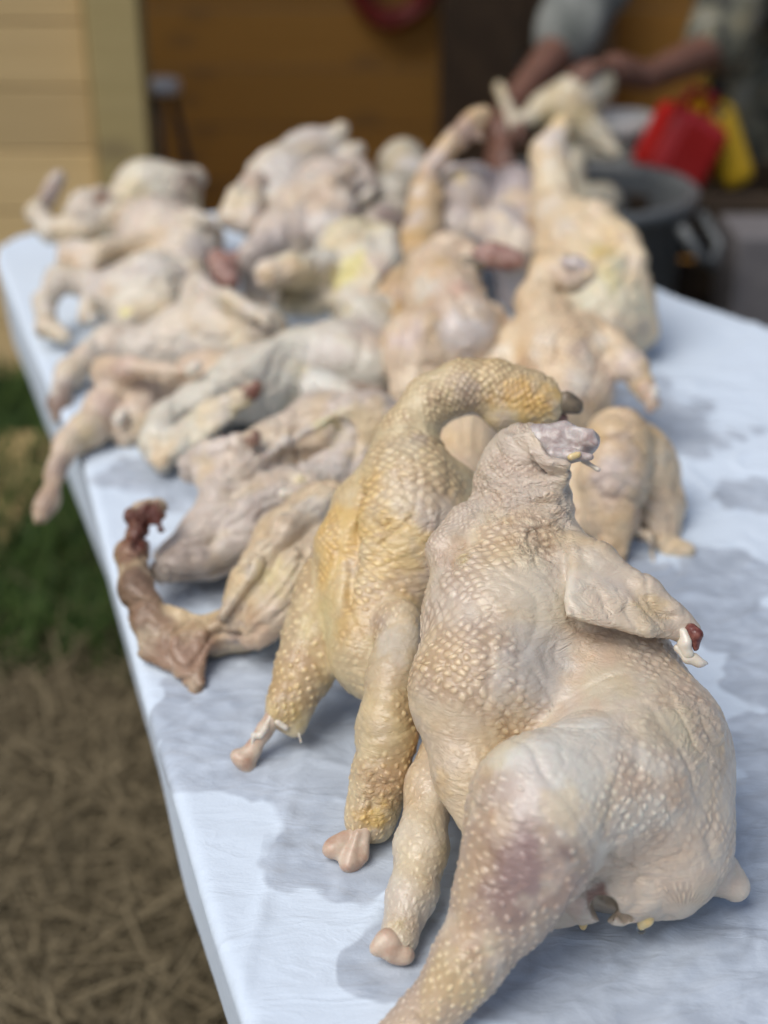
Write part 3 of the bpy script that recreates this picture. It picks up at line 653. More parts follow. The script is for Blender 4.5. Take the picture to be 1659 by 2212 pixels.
bird('plucked chicken with a hollow neck tube and a wing pointing right over the paper',
  [([(1230, 850, 1.58, 95), (1210, 780, 1.60, 100), (1175, 700, 1.63, 62)], dict(fol=(.0062, .9, .55))),
   ([(1175, 720, 1.63, 58), (1155, 650, 1.65, 42), (1180, 585, 1.66, 34), (1215, 568, 1.65, 26)], dict(k=.02, fol=(.005, .4, .5))),
   ([(1205, 585, 1.645, 28), (1235, 600, 1.64, 30), (1265, 590, 1.635, 24)], dict(k=.014)),
   ([(1260, 720, 1.60, 50), (1320, 750, 1.58, 42), (1370, 800, 1.56, 34), (1400, 850, 1.55, 24)], dict(k=.018, fol=(.006, .2, .5))), ([(1100, 760, 1.62, 60), (1080, 840, 1.60, 60)], dict(k=.03)), ([(1060, 880, 1.55, 70), (1000, 960, 1.48, 75), (985, 1040, 1.43, 60)], dict(k=.03))],
  base=(.64, .47, .29), paints=[(1340, 780, 70, (.58, .47, .43), .85), (1270, 800, 55, (.60, .55, .48), .7), (1230, 580, 40, (.62, .45, .33), .7), (1150, 850, 60, (.64, .45, .22), .6)], h=.0032,
  cuts=[([(1285, 568, 1.60, 20), (1235, 572, 1.632, 16)], .004)],
  parts=[('neck_stump', M_MEAT, [([(1205, 566, 1.645, 14), (1245, 572, 1.635, 17), (1262, 578, 1.63, 13)],)], .002), ('wing_bone', M_BONE, [([(1395, 840, 1.545, 20), (1410, 870, 1.54, 16), (1403, 885, 1.54, 9)],)], .002), ('wing_cartilage', M_CARTILAGE, [([(1412, 838, 1.53, 8), (1412, 858, 1.53, 8)],)], .0015)])
bird('plucked chicken with bent neck and raw pink stump in the middle of the heap',
  [([(900, 850, 1.58, 55), (910, 760, 1.60, 80), (990, 720, 1.62, 88), (960, 640, 1.66, 80)], dict(fol=(.006, .3, .55))),
   ([(945, 660, 1.67, 70), (935, 590, 1.69, 58), (970, 548, 1.70, 45), (1015, 555, 1.69, 34)], dict(k=.02, fol=(.005, .4, .5))),
   ([(1010, 570, 1.68, 24), (1010, 620, 1.66, 22), (1035, 635, 1.66, 16)], dict(k=.012)), ([(870, 700, 1.62, 30), (860, 740, 1.61, 35)], dict(k=.02)),
   ([(1060, 690, 1.64, 40), (1090, 720, 1.64, 30)], dict(k=.02))],
  base=(.63, .47, .33), paints=[(1030, 710, 70, (.58, .52, .52), .85), (905, 620, 40, (.60, .57, .52), .8), (860, 720, 50, (.58, .45, .43), .8), (1000, 610, 30, (.60, .36, .27), .8), (930, 790, 60, (.62, .46, .30), .6)], h=.0032, cuts=[([(985, 590, 1.64, 10), (985, 640, 1.625, 8)], .01)],
  parts=[('neck_stump', M_REDMEAT, [([(1020, 560, 1.685, 28), (1065, 552, 1.68, 27), (1105, 562, 1.675, 26)],), ([(1090, 545, 1.675, 20), (1120, 570, 1.67, 16)],)], .0025), ('trachea', M_TRACHEA, [([(1000, 572, 1.675, 22), (1030, 575, 1.67, 17)],)], .002)])
bird('tall yellow plucked chicken at the back right, neck raised beside the grey bin',
  [([(1300, 720, 1.82, 95), (1300, 640, 1.85, 105), (1230, 540, 1.92, 80), (1200, 470, 1.96, 58)], dict(fol=(.006, .25, .5))),
   ([(1195, 480, 1.97, 55), (1195, 400, 2.0, 46), (1185, 335, 2.02, 42), (1210, 280, 2.03, 24), (1222, 258, 2.03, 14)], dict(k=.02)),
   ([(1230, 470, 1.94, 45), (1290, 472, 1.88, 40), (1348, 520, 1.84, 32), (1374, 560, 1.82, 25), (1330, 578, 1.82, 26), (1290, 560, 1.85, 22)], dict(k=.012)), ([(1370, 640, 1.84, 45), (1385, 720, 1.83, 40)], dict(k=.03))],
  base=(.64, .49, .31), paints=[(1320, 620, 90, (.66, .62, .47), .8), (1300, 530, 40, (.60, .48, .16), .8), (1215, 290, 45, (.58, .50, .48), .85), (1310, 740, 80, (.56, .48, .39), .7), (1320, 590, 40, (.66, .56, .22), .7), (1190, 380, 40, (.64, .55, .40), .6)], h=.0042, cuts=[([(1320, 530, 1.85, 16), (1300, 560, 1.87, 14)], .012)])
bird('plucked chicken with one leg raised straight up in the middle of the heap',
  [([(855, 760, 1.72, 50), (855, 640, 1.80, 55), (900, 560, 1.86, 55)], dict(fol=(.006, .4, .5))),
   ([(900, 580, 1.86, 46), (910, 500, 1.92, 44), (920, 430, 1.96, 38), (925, 395, 1.98, 28)], dict(k=.02)),
   ([(905, 410, 1.98, 20), (935, 355, 2.0, 22), (985, 300, 2.01, 27), (1020, 265, 2.02, 28)], dict(k=.010)), ([(1018, 268, 2.02, 26), (1045, 245, 2.02, 18)], dict(k=.01)), ([(1020, 285, 2.01, 14), (1040, 300, 2.01, 9)], dict(k=.01))],
  base=(.60, .40, .20), paints=[(940, 350, 50, (.58, .46, .43), .9), (1010, 270, 60, (.42, .27, .23), .9), (900, 400, 24, (.66, .57, .54), .9), (850, 700, 80, (.44, .27, .11), .8)], h=.0042)
bird('greyish lilac plucked chicken lying behind the raised leg',
  [([(985, 500, 1.98, 55), (995, 430, 2.06, 62), (1030, 400, 2.12, 45)],), ([(1080, 500, 1.96, 62), (1110, 540, 1.93, 55)], dict(k=.03)), ([(965, 365, 2.12, 14), (1020, 372, 2.12, 15)], dict(k=.01))],
  base=LILAC, paints=[(1090, 500, 70, (.62, .50, .36), .75), (990, 365, 40, (.66, .52, .30), .9), (1000, 470, 50, (.56, .49, .49), .7)], h=.0045)
bird('lilac plucked chicken shoulder against the bin, left of the raised neck',
  [([(1110, 410, 2.10, 52), (1130, 470, 2.04, 55), (1120, 560, 1.96, 55)],), ([(1080, 430, 2.08, 30), (1070, 480, 2.04, 34)], dict(k=.02))],
  base=(.45, .38, .40), paints=[(1080, 440, 40, (.58, .46, .34), .8), (1130, 450, 40, (.46, .39, .38), .6)], h=.0045)
bird('small pale rump of a plucked chicken at the very back of the heap',
  [([(870, 355, 2.30, 52), (890, 400, 2.24, 55), (840, 440, 2.15, 60)],), ([(855, 480, 2.05, 55), (800, 500, 2.02, 45)], dict(k=.03))],
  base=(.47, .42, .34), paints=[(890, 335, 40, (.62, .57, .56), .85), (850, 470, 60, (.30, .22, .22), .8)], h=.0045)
bird('plucked chicken at the back with its tail pointing up and a folded wing',
  [([(670, 345, 2.20, 65), (610, 400, 2.14, 82), (590, 460, 2.06, 75)],), ([(660, 330, 2.2, 50), (710, 315, 2.2, 35), (738, 275, 2.2, 17)], dict(k=.02)),
   ([(550, 385, 2.02, 26), (515, 430, 1.99, 27), (490, 470, 1.97, 20)], dict(k=.012)), ([(490, 470, 1.98, 24), (535, 475, 1.97, 34), (548, 420, 2.0, 24)], dict(k=.012)), ([(770, 325, 2.2, 22), (745, 350, 2.18, 24)], dict(k=.014))],
  base=(.60, .54, .50), paints=[(700, 330, 60, (.60, .50, .44), .7), (510, 430, 40, (.64, .60, .56), .8), (545, 380, 26, (.58, .40, .30), .8), (535, 470, 50, (.54, .42, .33), .8), (600, 430, 60, (.66, .63, .59), .6)], h=.0045,
  parts=[('wing_bone', M_CARTILAGE, [([(558, 408, 2.03, 13), (565, 415, 2.03, 12)],)], .003)])
bird('pinkish plucked chicken stretched diagonally across the back, neck towards the left',
  [([(760, 390, 2.10, 45), (710, 420, 2.08, 75), (660, 470, 2.02, 78), (610, 520, 1.95, 62), (550, 560, 1.88, 40)],), ([(720, 460, 2.0, 60), (700, 500, 1.95, 45)], dict(k=.03)), ([(770, 370, 2.1, 30), (790, 400, 2.08, 28)], dict(k=.02)), ([(640, 440, 1.97, 24), (715, 395, 1.99, 21), (765, 362, 2.02, 14)], dict(k=.014))],
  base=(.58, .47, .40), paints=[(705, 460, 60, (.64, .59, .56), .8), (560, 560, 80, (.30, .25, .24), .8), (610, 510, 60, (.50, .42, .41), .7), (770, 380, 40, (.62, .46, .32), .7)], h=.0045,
  parts=[('leg_bone', M_CARTILAGE, [([(785, 430, 2.03, 15), (800, 415, 2.03, 13)],)], .003), ('neck_stump', M_REDMEAT, [([(470, 560, 1.88, 22), (485, 590, 1.86, 28), (500, 610, 1.85, 18)],), ([(520, 565, 1.88, 26), (485, 575, 1.87, 24)],)], .003)])
bird('plucked chicken with a bright yellow fatty patch and a drumstick pointing left',
  [([(800, 600, 1.82, 75), (760, 555, 1.88, 80), (800, 540, 1.90, 60)],), ([(700, 585, 1.81, 48), (640, 588, 1.77, 44), (580, 595, 1.75, 36)], dict(k=.014)), ([(820, 690, 1.76, 55), (760, 660, 1.79, 50)], dict(k=.03)), ([(690, 650, 1.80, 35), (620, 650, 1.79, 30)], dict(k=.02)), ([(835, 505, 1.85, 24), (845, 555, 1.80, 23), (815, 600, 1.77, 16)], dict(k=.014))],
  base=(.58, .53, .45), paints=[(740, 570, 50, (.68, .58, .18), .9), (710, 540, 34, (.66, .63, .58), .8), (760, 510, 34, (.62, .48, .28), .8), (600, 595, 55, (.58, .48, .46), .85), (560, 600, 26, (.60, .42, .24), .8), (780, 680, 60, (.56, .42, .35), .8), (640, 650, 60, (.26, .22, .12), .8)], h=.004)  # dark olive spot at lower left paints the shaded gap into the skin
bird('plucked chicken at the far left corner of the table with one foot stuck up',
  [([(380, 420, 2.20, 55), (325, 425, 2.20, 78), (270, 460, 2.16, 60)],), ([(290, 480, 2.12, 45), (180, 455, 2.10, 40), (215, 425, 2.10, 26)], dict(k=.02)),
   ([(180, 500, 2.10, 40), (110, 500, 2.10, 26), (80, 460, 2.12, 24), (105, 420, 2.14, 18), (125, 385, 2.15, 19)], dict(k=.014)), ([(390, 400, 2.22, 40), (425, 385, 2.22, 24)], dict(k=.02))],
  base=(.58, .51, .42), paints=[(115, 400, 50, (.40, .28, .25), .9), (130, 510, 40, (.64, .46, .25), .8), (200, 450, 50, (.64, .56, .48), .7), (222, 420, 26, (.33, .17, .10), .9), (330, 400, 70, (.66, .61, .49), .7), (425, 390, 50, (.28, .19, .15), .9)], h=.0045)
bird('plucked chicken second from the far left corner with a folded wing laid across it',
  [([(400, 560, 1.98, 60), (345, 510, 2.06, 80), (310, 490, 2.1, 60)],), ([(295, 524, 1.97, 22), (220, 538, 1.95, 26), (150, 540, 1.96, 25), (142, 565, 1.95, 21), (200, 572, 1.94, 22)], dict(k=.012)), ([(250, 560, 2.0, 45), (330, 560, 2.0, 60)], dict(k=.03)), ([(380, 470, 2.1, 40), (440, 520, 2.0, 45)], dict(k=.03)), ([(350, 480, 1.99, 24), (420, 470, 1.97, 19), (455, 480, 1.96, 13)], dict(k=.014))],
  base=(.57, .47, .40), paints=[(310, 475, 45, (.64, .54, .44), .8), (200, 545, 50, (.64, .56, .48), .7), (150, 560, 30, (.62, .43, .26), .8), (400, 530, 60, (.50, .44, .46), .75), (440, 500, 50, (.50, .48, .48), .6)], h=.0045,
  parts=[('wing_bone', M_BONE, [([(295, 520, 2.0, 16), (305, 530, 2.0, 13)],)], .003)])
bird('plucked chicken at the left edge with a hooked wing hanging on the paper',
  [([(400, 600, 1.93, 45), (335, 620, 1.93, 78), (260, 640, 1.92, 62)],), ([(210, 620, 1.93, 38), (130, 600, 1.93, 28), (95, 650, 1.90, 26), (100, 705, 1.87, 26), (140, 728, 1.85, 16)], dict(k=.014)), ([(200, 640, 1.9, 26), (185, 685, 1.87, 20)], dict(k=.014)), ([(290, 690, 1.88, 50), (340, 680, 1.89, 50)], dict(k=.03))],
  base=(.60, .52, .43), paints=[(265, 668, 16, (.68, .58, .10), .9), (200, 600, 60, (.54, .47, .45), .8), (110, 690, 45, (.62, .49, .34), .8), (340, 620, 70, (.65, .58, .46), .7), (330, 570, 40, (.54, .50, .47), .6)], h=.0045,
  parts=[('wing_bone', M_CARTILAGE, [([(196, 690, 1.85, 12), (202, 684, 1.85, 11)],)], .003)])
bird('plucked chicken with a peaked breast and brown wing tip reaching the left edge',
  [([(560, 720, 1.74, 60), (470, 720, 1.78, 85), (400, 730, 1.79, 75), (320, 760, 1.78, 50)],), ([(430, 620, 1.86, 34), (430, 680, 1.82, 55)], dict(k=.03)), ([(575, 690, 1.68, 20), (490, 645, 1.72, 19), (432, 612, 1.78, 14)], dict(k=.014)), ([(320, 750, 1.78, 45), (240, 740, 1.78, 42), (190, 770, 1.76, 32), (148, 810, 1.74, 30), (128, 870, 1.71, 25), (122, 900, 1.70, 16)], dict(k=.014))],
  base=(.60, .52, .44), paints=[(430, 610, 34, (.62, .52, .48), .8), (440, 740, 80, (.64, .61, .57), .7), (125, 870, 55, (.26, .16, .12), .9), (180, 780, 45, (.60, .47, .33), .7), (370, 700, 50, (.64, .53, .42), .7), (540, 720, 60, (.52, .45, .40), .7)], h=.0042)
bird('plucked chicken with a pink wing and one leg hanging over the left table edge',
  [([(560, 820, 1.66, 60), (440, 810, 1.68, 50), (340, 840, 1.66, 45)],), ([(300, 850, 1.66, 50), (230, 805, 1.64, 34), (280, 795, 1.61, 28), (360, 805, 1.59, 20), (410, 803, 1.58, 14)], dict(k=.016)),
   ([(260, 860, 1.65, 45), (225, 880, 1.62, 40), (190, 930, 1.58, 40), (145, 960, 1.56, 28), (120, 1020, 1.53, 20), (105, 1080, 1.51, 24), (85, 1115, 1.50, 20)], dict(k=.016)), ([(310, 870, 1.64, 44), (300, 920, 1.61, 44), (270, 940, 1.60, 28)], dict(k=.02))],
  base=(.60, .45, .33), paints=[(260, 800, 50, (.60, .42, .36), .85), (225, 860, 40, (.56, .38, .32), .7), (190, 920, 50, (.58, .46, .30), .7), (110, 1050, 80, (.38, .25, .21), .85), (400, 800, 40, (.54, .34, .22), .8), (330, 860, 40, (.52, .42, .38), .6), (300, 920, 40, (.62, .47, .28), .7)], h=.0038,
  cuts=[([(332, 900, 1.56, 7), (340, 970, 1.55, 7)], .01)],
  parts=[('wing_bone', M_CARTILAGE, [([(412, 800, 1.575, 15), (424, 792, 1.57, 13)],)], .0025), ('leg_bone', M_CARTILAGE, [([(254, 908, 1.575, 14), (266, 892, 1.575, 12)],)], .0025)])
bird('large smooth pale plucked chicken lying diagonally across the middle left',
  [([(800, 790, 1.62, 62), (740, 780, 1.64, 84), (650, 800, 1.65, 92), (540, 830, 1.62, 78), (430, 880, 1.58, 50), (370, 910, 1.56, 40)], dict(fol=(.006, .3, .5))), ([(790, 690, 1.70, 55), (800, 740, 1.66, 60)], dict(k=.03)), ([(450, 850, 1.56, 13), (590, 762, 1.60, 13), (740, 712, 1.64, 13)], dict(k=.03)), ([(690, 840, 1.57, 42), (770, 860, 1.55, 32), (815, 850, 1.55, 20)], dict(k=.016)),
   ([(360, 910, 1.56, 44), (340, 960, 1.53, 40), (350, 1000, 1.51, 26)], dict(k=.02)), ([(400, 960, 1.52, 45), (450, 895, 1.49, 28), (510, 865, 1.475, 22), (552, 836, 1.47, 18)], dict(k=.014))],
  base=(.58, .54, .46), paints=[(640, 830, 110, (.62, .61, .56), .7), (430, 870, 70, (.64, .52, .33), .8), (470, 890, 40, (.64, .58, .52), .7), (560, 835, 34, (.20, .07, .05), .95), (340, 980, 50, (.62, .45, .26), .8), (800, 700, 60, (.52, .42, .38), .8), (795, 820, 60, (.32, .20, .13), .8), (530, 900, 30, (.56, .45, .14), .7)], h=.0035,  # dark brown right end is shade put into the skin colour
  tris=[((420, 905, 1.49), (415, 965, 1.475), (545, 858, 1.47), .005, .008)], cuts=[([(380, 900, 1.50, 6), (370, 980, 1.485, 7)], .01)])
bird('pinkish grey plucked chicken with yellow fat patches on its back, left of the arched neck',
  [([(800, 920, 1.40, 72), (700, 930, 1.44, 80), (600, 1000, 1.42, 90), (520, 1080, 1.37, 78), (440, 1160, 1.33, 55), (370, 1210, 1.31, 42)], dict(fol=(.006, .25, .5))),
   ([(420, 1010, 1.42, 40), (460, 980, 1.38, 32), (510, 960, 1.365, 24), (548, 945, 1.36, 21)], dict(k=.014)), ([(760, 1010, 1.38, 60), (640, 1090, 1.34, 80), (540, 1150, 1.31, 78), (440, 1200, 1.285, 52), (350, 1235, 1.265, 30)], dict(k=.02)), ([(480, 1050, 1.33, 11), (620, 955, 1.37, 12), (760, 880, 1.37, 12)], dict(k=.02)), ([(620, 1040, 1.36, 40), (500, 1130, 1.30, 30), (400, 1195, 1.27, 20)], dict(k=.010))],
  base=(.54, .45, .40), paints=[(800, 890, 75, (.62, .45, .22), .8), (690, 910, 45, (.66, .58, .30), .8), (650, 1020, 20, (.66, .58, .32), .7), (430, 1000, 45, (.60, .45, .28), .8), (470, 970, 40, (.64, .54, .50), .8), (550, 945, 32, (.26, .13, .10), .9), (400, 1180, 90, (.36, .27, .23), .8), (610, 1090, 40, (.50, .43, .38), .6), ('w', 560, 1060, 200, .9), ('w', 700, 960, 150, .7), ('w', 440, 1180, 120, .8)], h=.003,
  tris=[((420, 1000, 1.39), (430, 1045, 1.365), (535, 978, 1.36), .005, .008)],
  parts=[('bone_splinter', M_CARTILAGE, [([(612, 1068, 1.28, 12), (632, 1066, 1.28, 11)],)], .0025)])
bird('plucked chicken whose flat brown neck skin curls round to a dark red comb',
  [([(700, 1120, 1.26, 80), (640, 1180, 1.24, 85), (580, 1260, 1.215, 78), (530, 1340, 1.20, 62), (470, 1370, 1.195, 45)], dict(fol=(.006, .4, .5))),
   ([(640, 1270, 1.185, 40), (590, 1330, 1.175, 45), (560, 1370, 1.175, 36)], dict(k=.012)), ([(700, 1090, 1.24, 40), (620, 1140, 1.20, 26), (540, 1230, 1.18, 24), (480, 1330, 1.17, 18)], dict(k=.010)), ([(720, 1180, 1.21, 50), (650, 1220, 1.185, 34), (600, 1290, 1.17, 26)], dict(k=.010)),
   ([(450, 1375, 1.192, 42), (400, 1395, 1.19, 34)], dict(k=.02)),
   ([(312, 1345, 1.195, 30), (292, 1270, 1.215, 34), (285, 1200, 1.25, 34), (300, 1150, 1.27, 26)], dict(k=.010)),
   ([(300, 1160, 1.265, 28), (300, 1115, 1.28, 26), (330, 1098, 1.285, 20), (352, 1098, 1.285, 9)], dict(k=.010)), ([(340, 1128, 1.275, 10), (350, 1150, 1.265, 6)], dict(k=.008)), ([(345, 1110, 1.28, 8), (358, 1118, 1.28, 5)], dict(k=.006))],
  base=(.58, .44, .28), paints=[(390, 1420, 140, (.30, .17, .105), .92), (440, 1390, 70, (.34, .20, .13), .85), (290, 1240, 100, (.22, .14, .105), .9), (310, 1320, 60, (.26, .165, .12), .85), (300, 1170, 60, (.21, .11, .085), .85), (345, 1130, 45, (.13, .035, .02), .97), (315, 1110, 85, (.12, .03, .018), .97), (580, 1240, 50, (.62, .50, .22), .7), (650, 1130, 80, (.56, .46, .35), .6), (560, 1390, 60, (.56, .36, .25), .7), (600, 1310, 40, (.62, .48, .36), .7),
          ('w', 290, 1240, 90, 1.0), ('w', 310, 1110, 60, 1.0), ('w', 400, 1400, 90, .4), ('w', 580, 1250, 180, .9)], h=.0026,
  tris=[((322, 1300, 1.20), (450, 1345, 1.185), (425, 1485, 1.155), .005, .012), ((322, 1300, 1.20), (425, 1485, 1.155), (312, 1410, 1.185), .005, .012), ((650, 1240, 1.18), (540, 1380, 1.17), (640, 1310, 1.165), .006, .012)])
print('birds', round(time.time() - T0, 1))

# ------------------------------------------------------------------ ground, grass, straw
m_ground, n, l, b = mat('ground')
tc = n.new('ShaderNodeTexCoord')
t1 = node(n, 'ShaderNodeTexNoise', Scale=2.0, Detail=6.0); l.new(tc.outputs['Object'], t1.inputs['Vector'])
t2 = node(n, 'ShaderNodeTexNoise', Scale=60.0, Detail=4.0); l.new(tc.outputs['Object'], t2.inputs['Vector'])
l.new(mix_c(n, l, t2.outputs[0], mix_c(n, l, t1.outputs[0], (.03, .02, .011), (.06, .045, .024)), (.08, .06, .03)), b.inputs['Base Color']); b.inputs['Roughness'].default_value = .95
bm = bmesh.new(); bmesh.ops.create_grid(bm, x_segments=8, y_segments=8, size=60)
g_o = link('ground', bm_mesh('ground', bm), m_ground); tag(g_o, kind='structure')

def blades(name, n_, area, hgt, wid, mats, lying, label, cat, mask=None):
    vv, ff, cc = [], [], []
    p = np.stack([rng.uniform(area[0], area[1], n_), rng.uniform(area[2], area[3], n_)], 1)
    if mask is not None: p = p[mask(p)]
    n_ = len(p); az = rng.uniform(0, 2 * np.pi, n_); L = rng.uniform(.5, 1.2, n_) * hgt; W = rng.uniform(.6, 1.3, n_) * wid
    d = np.stack([np.cos(az), np.sin(az)], 1); s = np.stack([-d[:, 1], d[:, 0]], 1)
    tilt = rng.uniform(.0, .25, n_) if lying else rng.uniform(.5, 1.4, n_)
    z0 = rng.uniform(.0, .06, n_) if lying else np.zeros(n_)
    pts = []
    for i, fr in enumerate((0, .4, .75, 1.)):
        bend = fr * fr if not lying else fr
        rad = L * (np.cos(tilt) * fr if lying else (.15 * fr + .6 * bend * np.cos(tilt)))
        zz = z0 + (L * np.sin(tilt) * fr if lying else L * (fr - .25 * fr * fr) * np.sin(np.minimum(tilt + .3, 1.5)))
        ww = W * (1 if lying else (1 - fr * .9))
        c = p + d * rad[:, None]
        pts.append(np.column_stack([c - s * ww[:, None], zz + .004])); pts.append(np.column_stack([c + s * ww[:, None], zz + .004]))
    V = np.stack(pts, 1).reshape(-1, 3); base = np.arange(n_)[:, None] * 8
    Fq = np.concatenate([base + np.array([2 * i, 2 * i + 1, 2 * i + 3, 2 * i + 2]) for i in range(3)])
    me = mesh_np(name, V, Fq, smooth=True)
    val = np.repeat(rng.random(n_), 8); a = me.attributes.new('v', 'FLOAT', 'POINT'); a.data.foreach_set('value', val.astype(np.float32))
    m_, nn, ll, bb = mat(name)
    at_ = node(nn, 'ShaderNodeAttribute', attribute_name='v')
    ll.new(mix_c(nn, ll, at_.outputs['Fac'], *mats), bb.inputs['Base Color']); bb.inputs['Roughness'].default_value = .7
    bb.inputs['Specular IOR Level'].default_value = .25
    o = link(name, me, m_); tag(o, label, cat, kind='stuff')
def ngrass(p): return (fbm(p * 2.2, 3) * .35 + (p[:, 1] - 1.88) * 1.8 > 0.0)
blades('grass', 70000, (-2.6, .6, 1.4, 3.38), .16, .0045, ((.014, .04, .009), (.075, .125, .026)), False, 'green grass growing along the shed wall beside the table', 'grass', ngrass)
def nstraw(p): return ~ngrass(p) | (rng.random(len(p)) < .10)
blades('straw', 90000, (-1.7, .9, .2, 2.7), .20, .0015, ((.065, .053, .03), (.27, .22, .135)), True, 'dry straw strewn on the ground beneath the table edge', 'straw', nstraw)

# ------------------------------------------------------------------ the shed
def wood(name, c1, c2, rough=.75):
    m, n, l, b = mat(name)
    tc = n.new('ShaderNodeTexCoord'); oi = n.new('ShaderNodeObjectInfo')
    mp = n.new('ShaderNodeMapping'); mp.inputs['Scale'].default_value = (1.2, 20, 20); l.new(tc.outputs['Object'], mp.inputs[0])
    ad = n.new('ShaderNodeVectorMath'); ad.operation = 'ADD'; l.new(mp.outputs[0], ad.inputs[0])
    cx = n.new('ShaderNodeCombineXYZ'); l.new(math_n(n, l, 'MULTIPLY', oi.outputs['Random'], 50.0), cx.inputs[0]); l.new(cx.outputs[0], ad.inputs[1])
    t = node(n, 'ShaderNodeTexNoise', Scale=1.6, Detail=5.0, Distortion=1.5); l.new(ad.outputs[0], t.inputs['Vector'])
    kn = node(n, 'ShaderNodeTexVoronoi', Scale=.55, Randomness=1.0); kmp = n.new('ShaderNodeMapping'); kmp.inputs['Scale'].default_value = (4.5, 9, 9); l.new(tc.outputs['Object'], kmp.inputs[0]); l.new(kmp.outputs[0], kn.inputs['Vector'])
    km = n.new('ShaderNodeMapRange'); km.inputs[1].default_value = .22; km.inputs[2].default_value = .05; l.new(kn.outputs['Distance'], km.inputs[0])
    c = mix_c(n, l, t.outputs[0], c1, c2)
    c = mix_c(n, l, math_n(n, l, 'MULTIPLY', km.outputs[0], .75), c, (.09, .06, .04))
    hv = n.new('ShaderNodeHueSaturation'); l.new(c, hv.inputs['Color'])
    vr = n.new('ShaderNodeMapRange'); l.new(oi.outputs['Random'], vr.inputs[0]); vr.inputs[3].default_value = .82; vr.inputs[4].default_value = 1.12; l.new(vr.outputs[0], hv.inputs['Value'])
    l.new(hv.outputs[0], b.inputs['Base Color']); b.inputs['Roughness'].default_value = rough
    bn = n.new('ShaderNodeBump'); bn.inputs['Distance'].default_value = .002; l.new(t.outputs[0], bn.inputs['Height']); l.new(bn.outputs[0], b.inputs['Normal'])
    return m
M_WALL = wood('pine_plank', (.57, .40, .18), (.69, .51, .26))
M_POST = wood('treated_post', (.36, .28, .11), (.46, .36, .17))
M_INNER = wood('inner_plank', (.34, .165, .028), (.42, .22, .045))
M_ROOF = simple('roof_sheet', (.20, .20, .20), (.28, .28, .27), .5, 8)
WY = 3.42                                                      # front face of the shed
shed = empty('wooden_shed', (0, WY, 0)); tag(shed, 'pine plank shed with an open front behind the table', 'shed')
def board(name, c, s, m_, rz=0., by=None, bevel=.004):
    bm = bmesh.new(); box(bm, (0, 0, 0), s, bevel=bevel)
    me = bm_mesh(name, bm, world=False); o = bpy.data.objects.new(name, me); C.objects.link(o); me.materials.append(m_)
    o.parent = by or shed; o.location = np.array(c) - world_loc(by or shed); o.rotation_euler = (0, 0, rz)
    return o
PH = .152
tp = (WY - .075) / (CP + (1106 - 150) / F * SP); x0 = at(192, 150, tp)[0]; x1 = at(308, 150, tp)[0]
for i in range(16):
    board('plank', (x0 - 1.03, WY + .02 + .0015 * random.uniform(-1, 1), .04 + PH * (i + .5)), (2.02, .028, PH - .004), M_WALL)
board('post', ((x0 + x1) / 2, WY - .02, 1.25), (x1 - x0, .11, 2.5), M_POST, bevel=.006)
board('post', (2.9, WY - .02, 1.25), (.13, .11, 2.5), M_POST, bevel=.006)
BY = 4.75
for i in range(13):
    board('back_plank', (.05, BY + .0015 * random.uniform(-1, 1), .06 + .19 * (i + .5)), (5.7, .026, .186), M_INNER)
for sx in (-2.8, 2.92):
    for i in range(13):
        board('unseen_side_plank', (sx, (BY + WY) / 2 + .03, .06 + .19 * (i + .5)), (.026, BY - WY - .08, .186), M_INNER)  # unseen side walls, put up so the inside stays dark
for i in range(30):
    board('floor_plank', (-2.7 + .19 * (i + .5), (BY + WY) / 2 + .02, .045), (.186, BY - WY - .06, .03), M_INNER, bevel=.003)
board('lintel', (1.13, WY - .02, 2.42), (3.4, .10, .16), M_POST)
bm = bmesh.new(); nseg = 90
rp = []
for i in range(nseg * 4 + 1):
    x = -3.1 + 6.3 * i / (nseg * 4); z = 3.1 + .012 * math.sin(i * math.pi / 2); rp.append((bm.verts.new((x, WY + .25, z - .06)), bm.verts.new((x, BY + .2, z + .18))))
for a_, b_ in zip(rp, rp[1:]): bm.faces.new((a_[0], b_[0], b_[1], a_[1]))
link('unseen_roof', bm_mesh('unseen_roof', bm), M_ROOF, shed)  # unseen roof to darken the inside, raised without overhang for more light

# plank lying on the ground by the grass
bm = bmesh.new(); box(bm, (0, 0, 0), (.75, .17, .035), bevel=.004)
o = link('loose_board', bm_mesh('loose_board', bm, world=False), M_WALL); a_, b_ = on(-150, 1290, .05), on(75, 965, .05); o.location = (a_ + b_) / 2; o.rotation_euler = (0, R(-2), math.atan2(b_[1] - a_[1], b_[0] - a_[0]))
tag(o, 'weathered brown board lying in the grass left of the table', 'board')

# steel-topped stand in the doorway
M_CHROME = simple('chrome', (.62, .62, .62), (.7, .7, .7), .12, 30, metal=1.)
M_BLACK = simple('black_plastic', (.012, .012, .013), (.03, .03, .03), .4, 40)
sp = at(345, 172, 3.62); st = empty('metal_stool', (sp[0], sp[1], 0)); tag(st, 'small stool with a shiny round metal top beside the shed post', 'stool')
bm = bmesh.new(); lathe(bm, [(.0005, -.035), (.048, -.035), (.053, -.028), (.053, -.004), (.049, 0), (.03, .004), (.0005, .005)], (sp[0], sp[1], sp[2]), 40)
link('round_top', bm_mesh('round_top', bm, True), simple('stool_steel', (.70, .72, .73), (.78, .79, .80), .3, 30, metal=.3), st)
for k in range(3):
    a_ = 2 * math.pi * k / 3 + .5; bm = bmesh.new()
    tube(bm, [(sp[0] + .03 * math.cos(a_), sp[1] + .03 * math.sin(a_), sp[2] - .034), (sp[0] + .15 * math.cos(a_), sp[1] + .15 * math.sin(a_), .062)], .011, 8)
    link('leg', bm_mesh('leg', bm, True), M_BLACK, st)
M_YELP = simple('yellow_plastic', (.66, .40, .02), (.70, .44, .03), .35, 20)
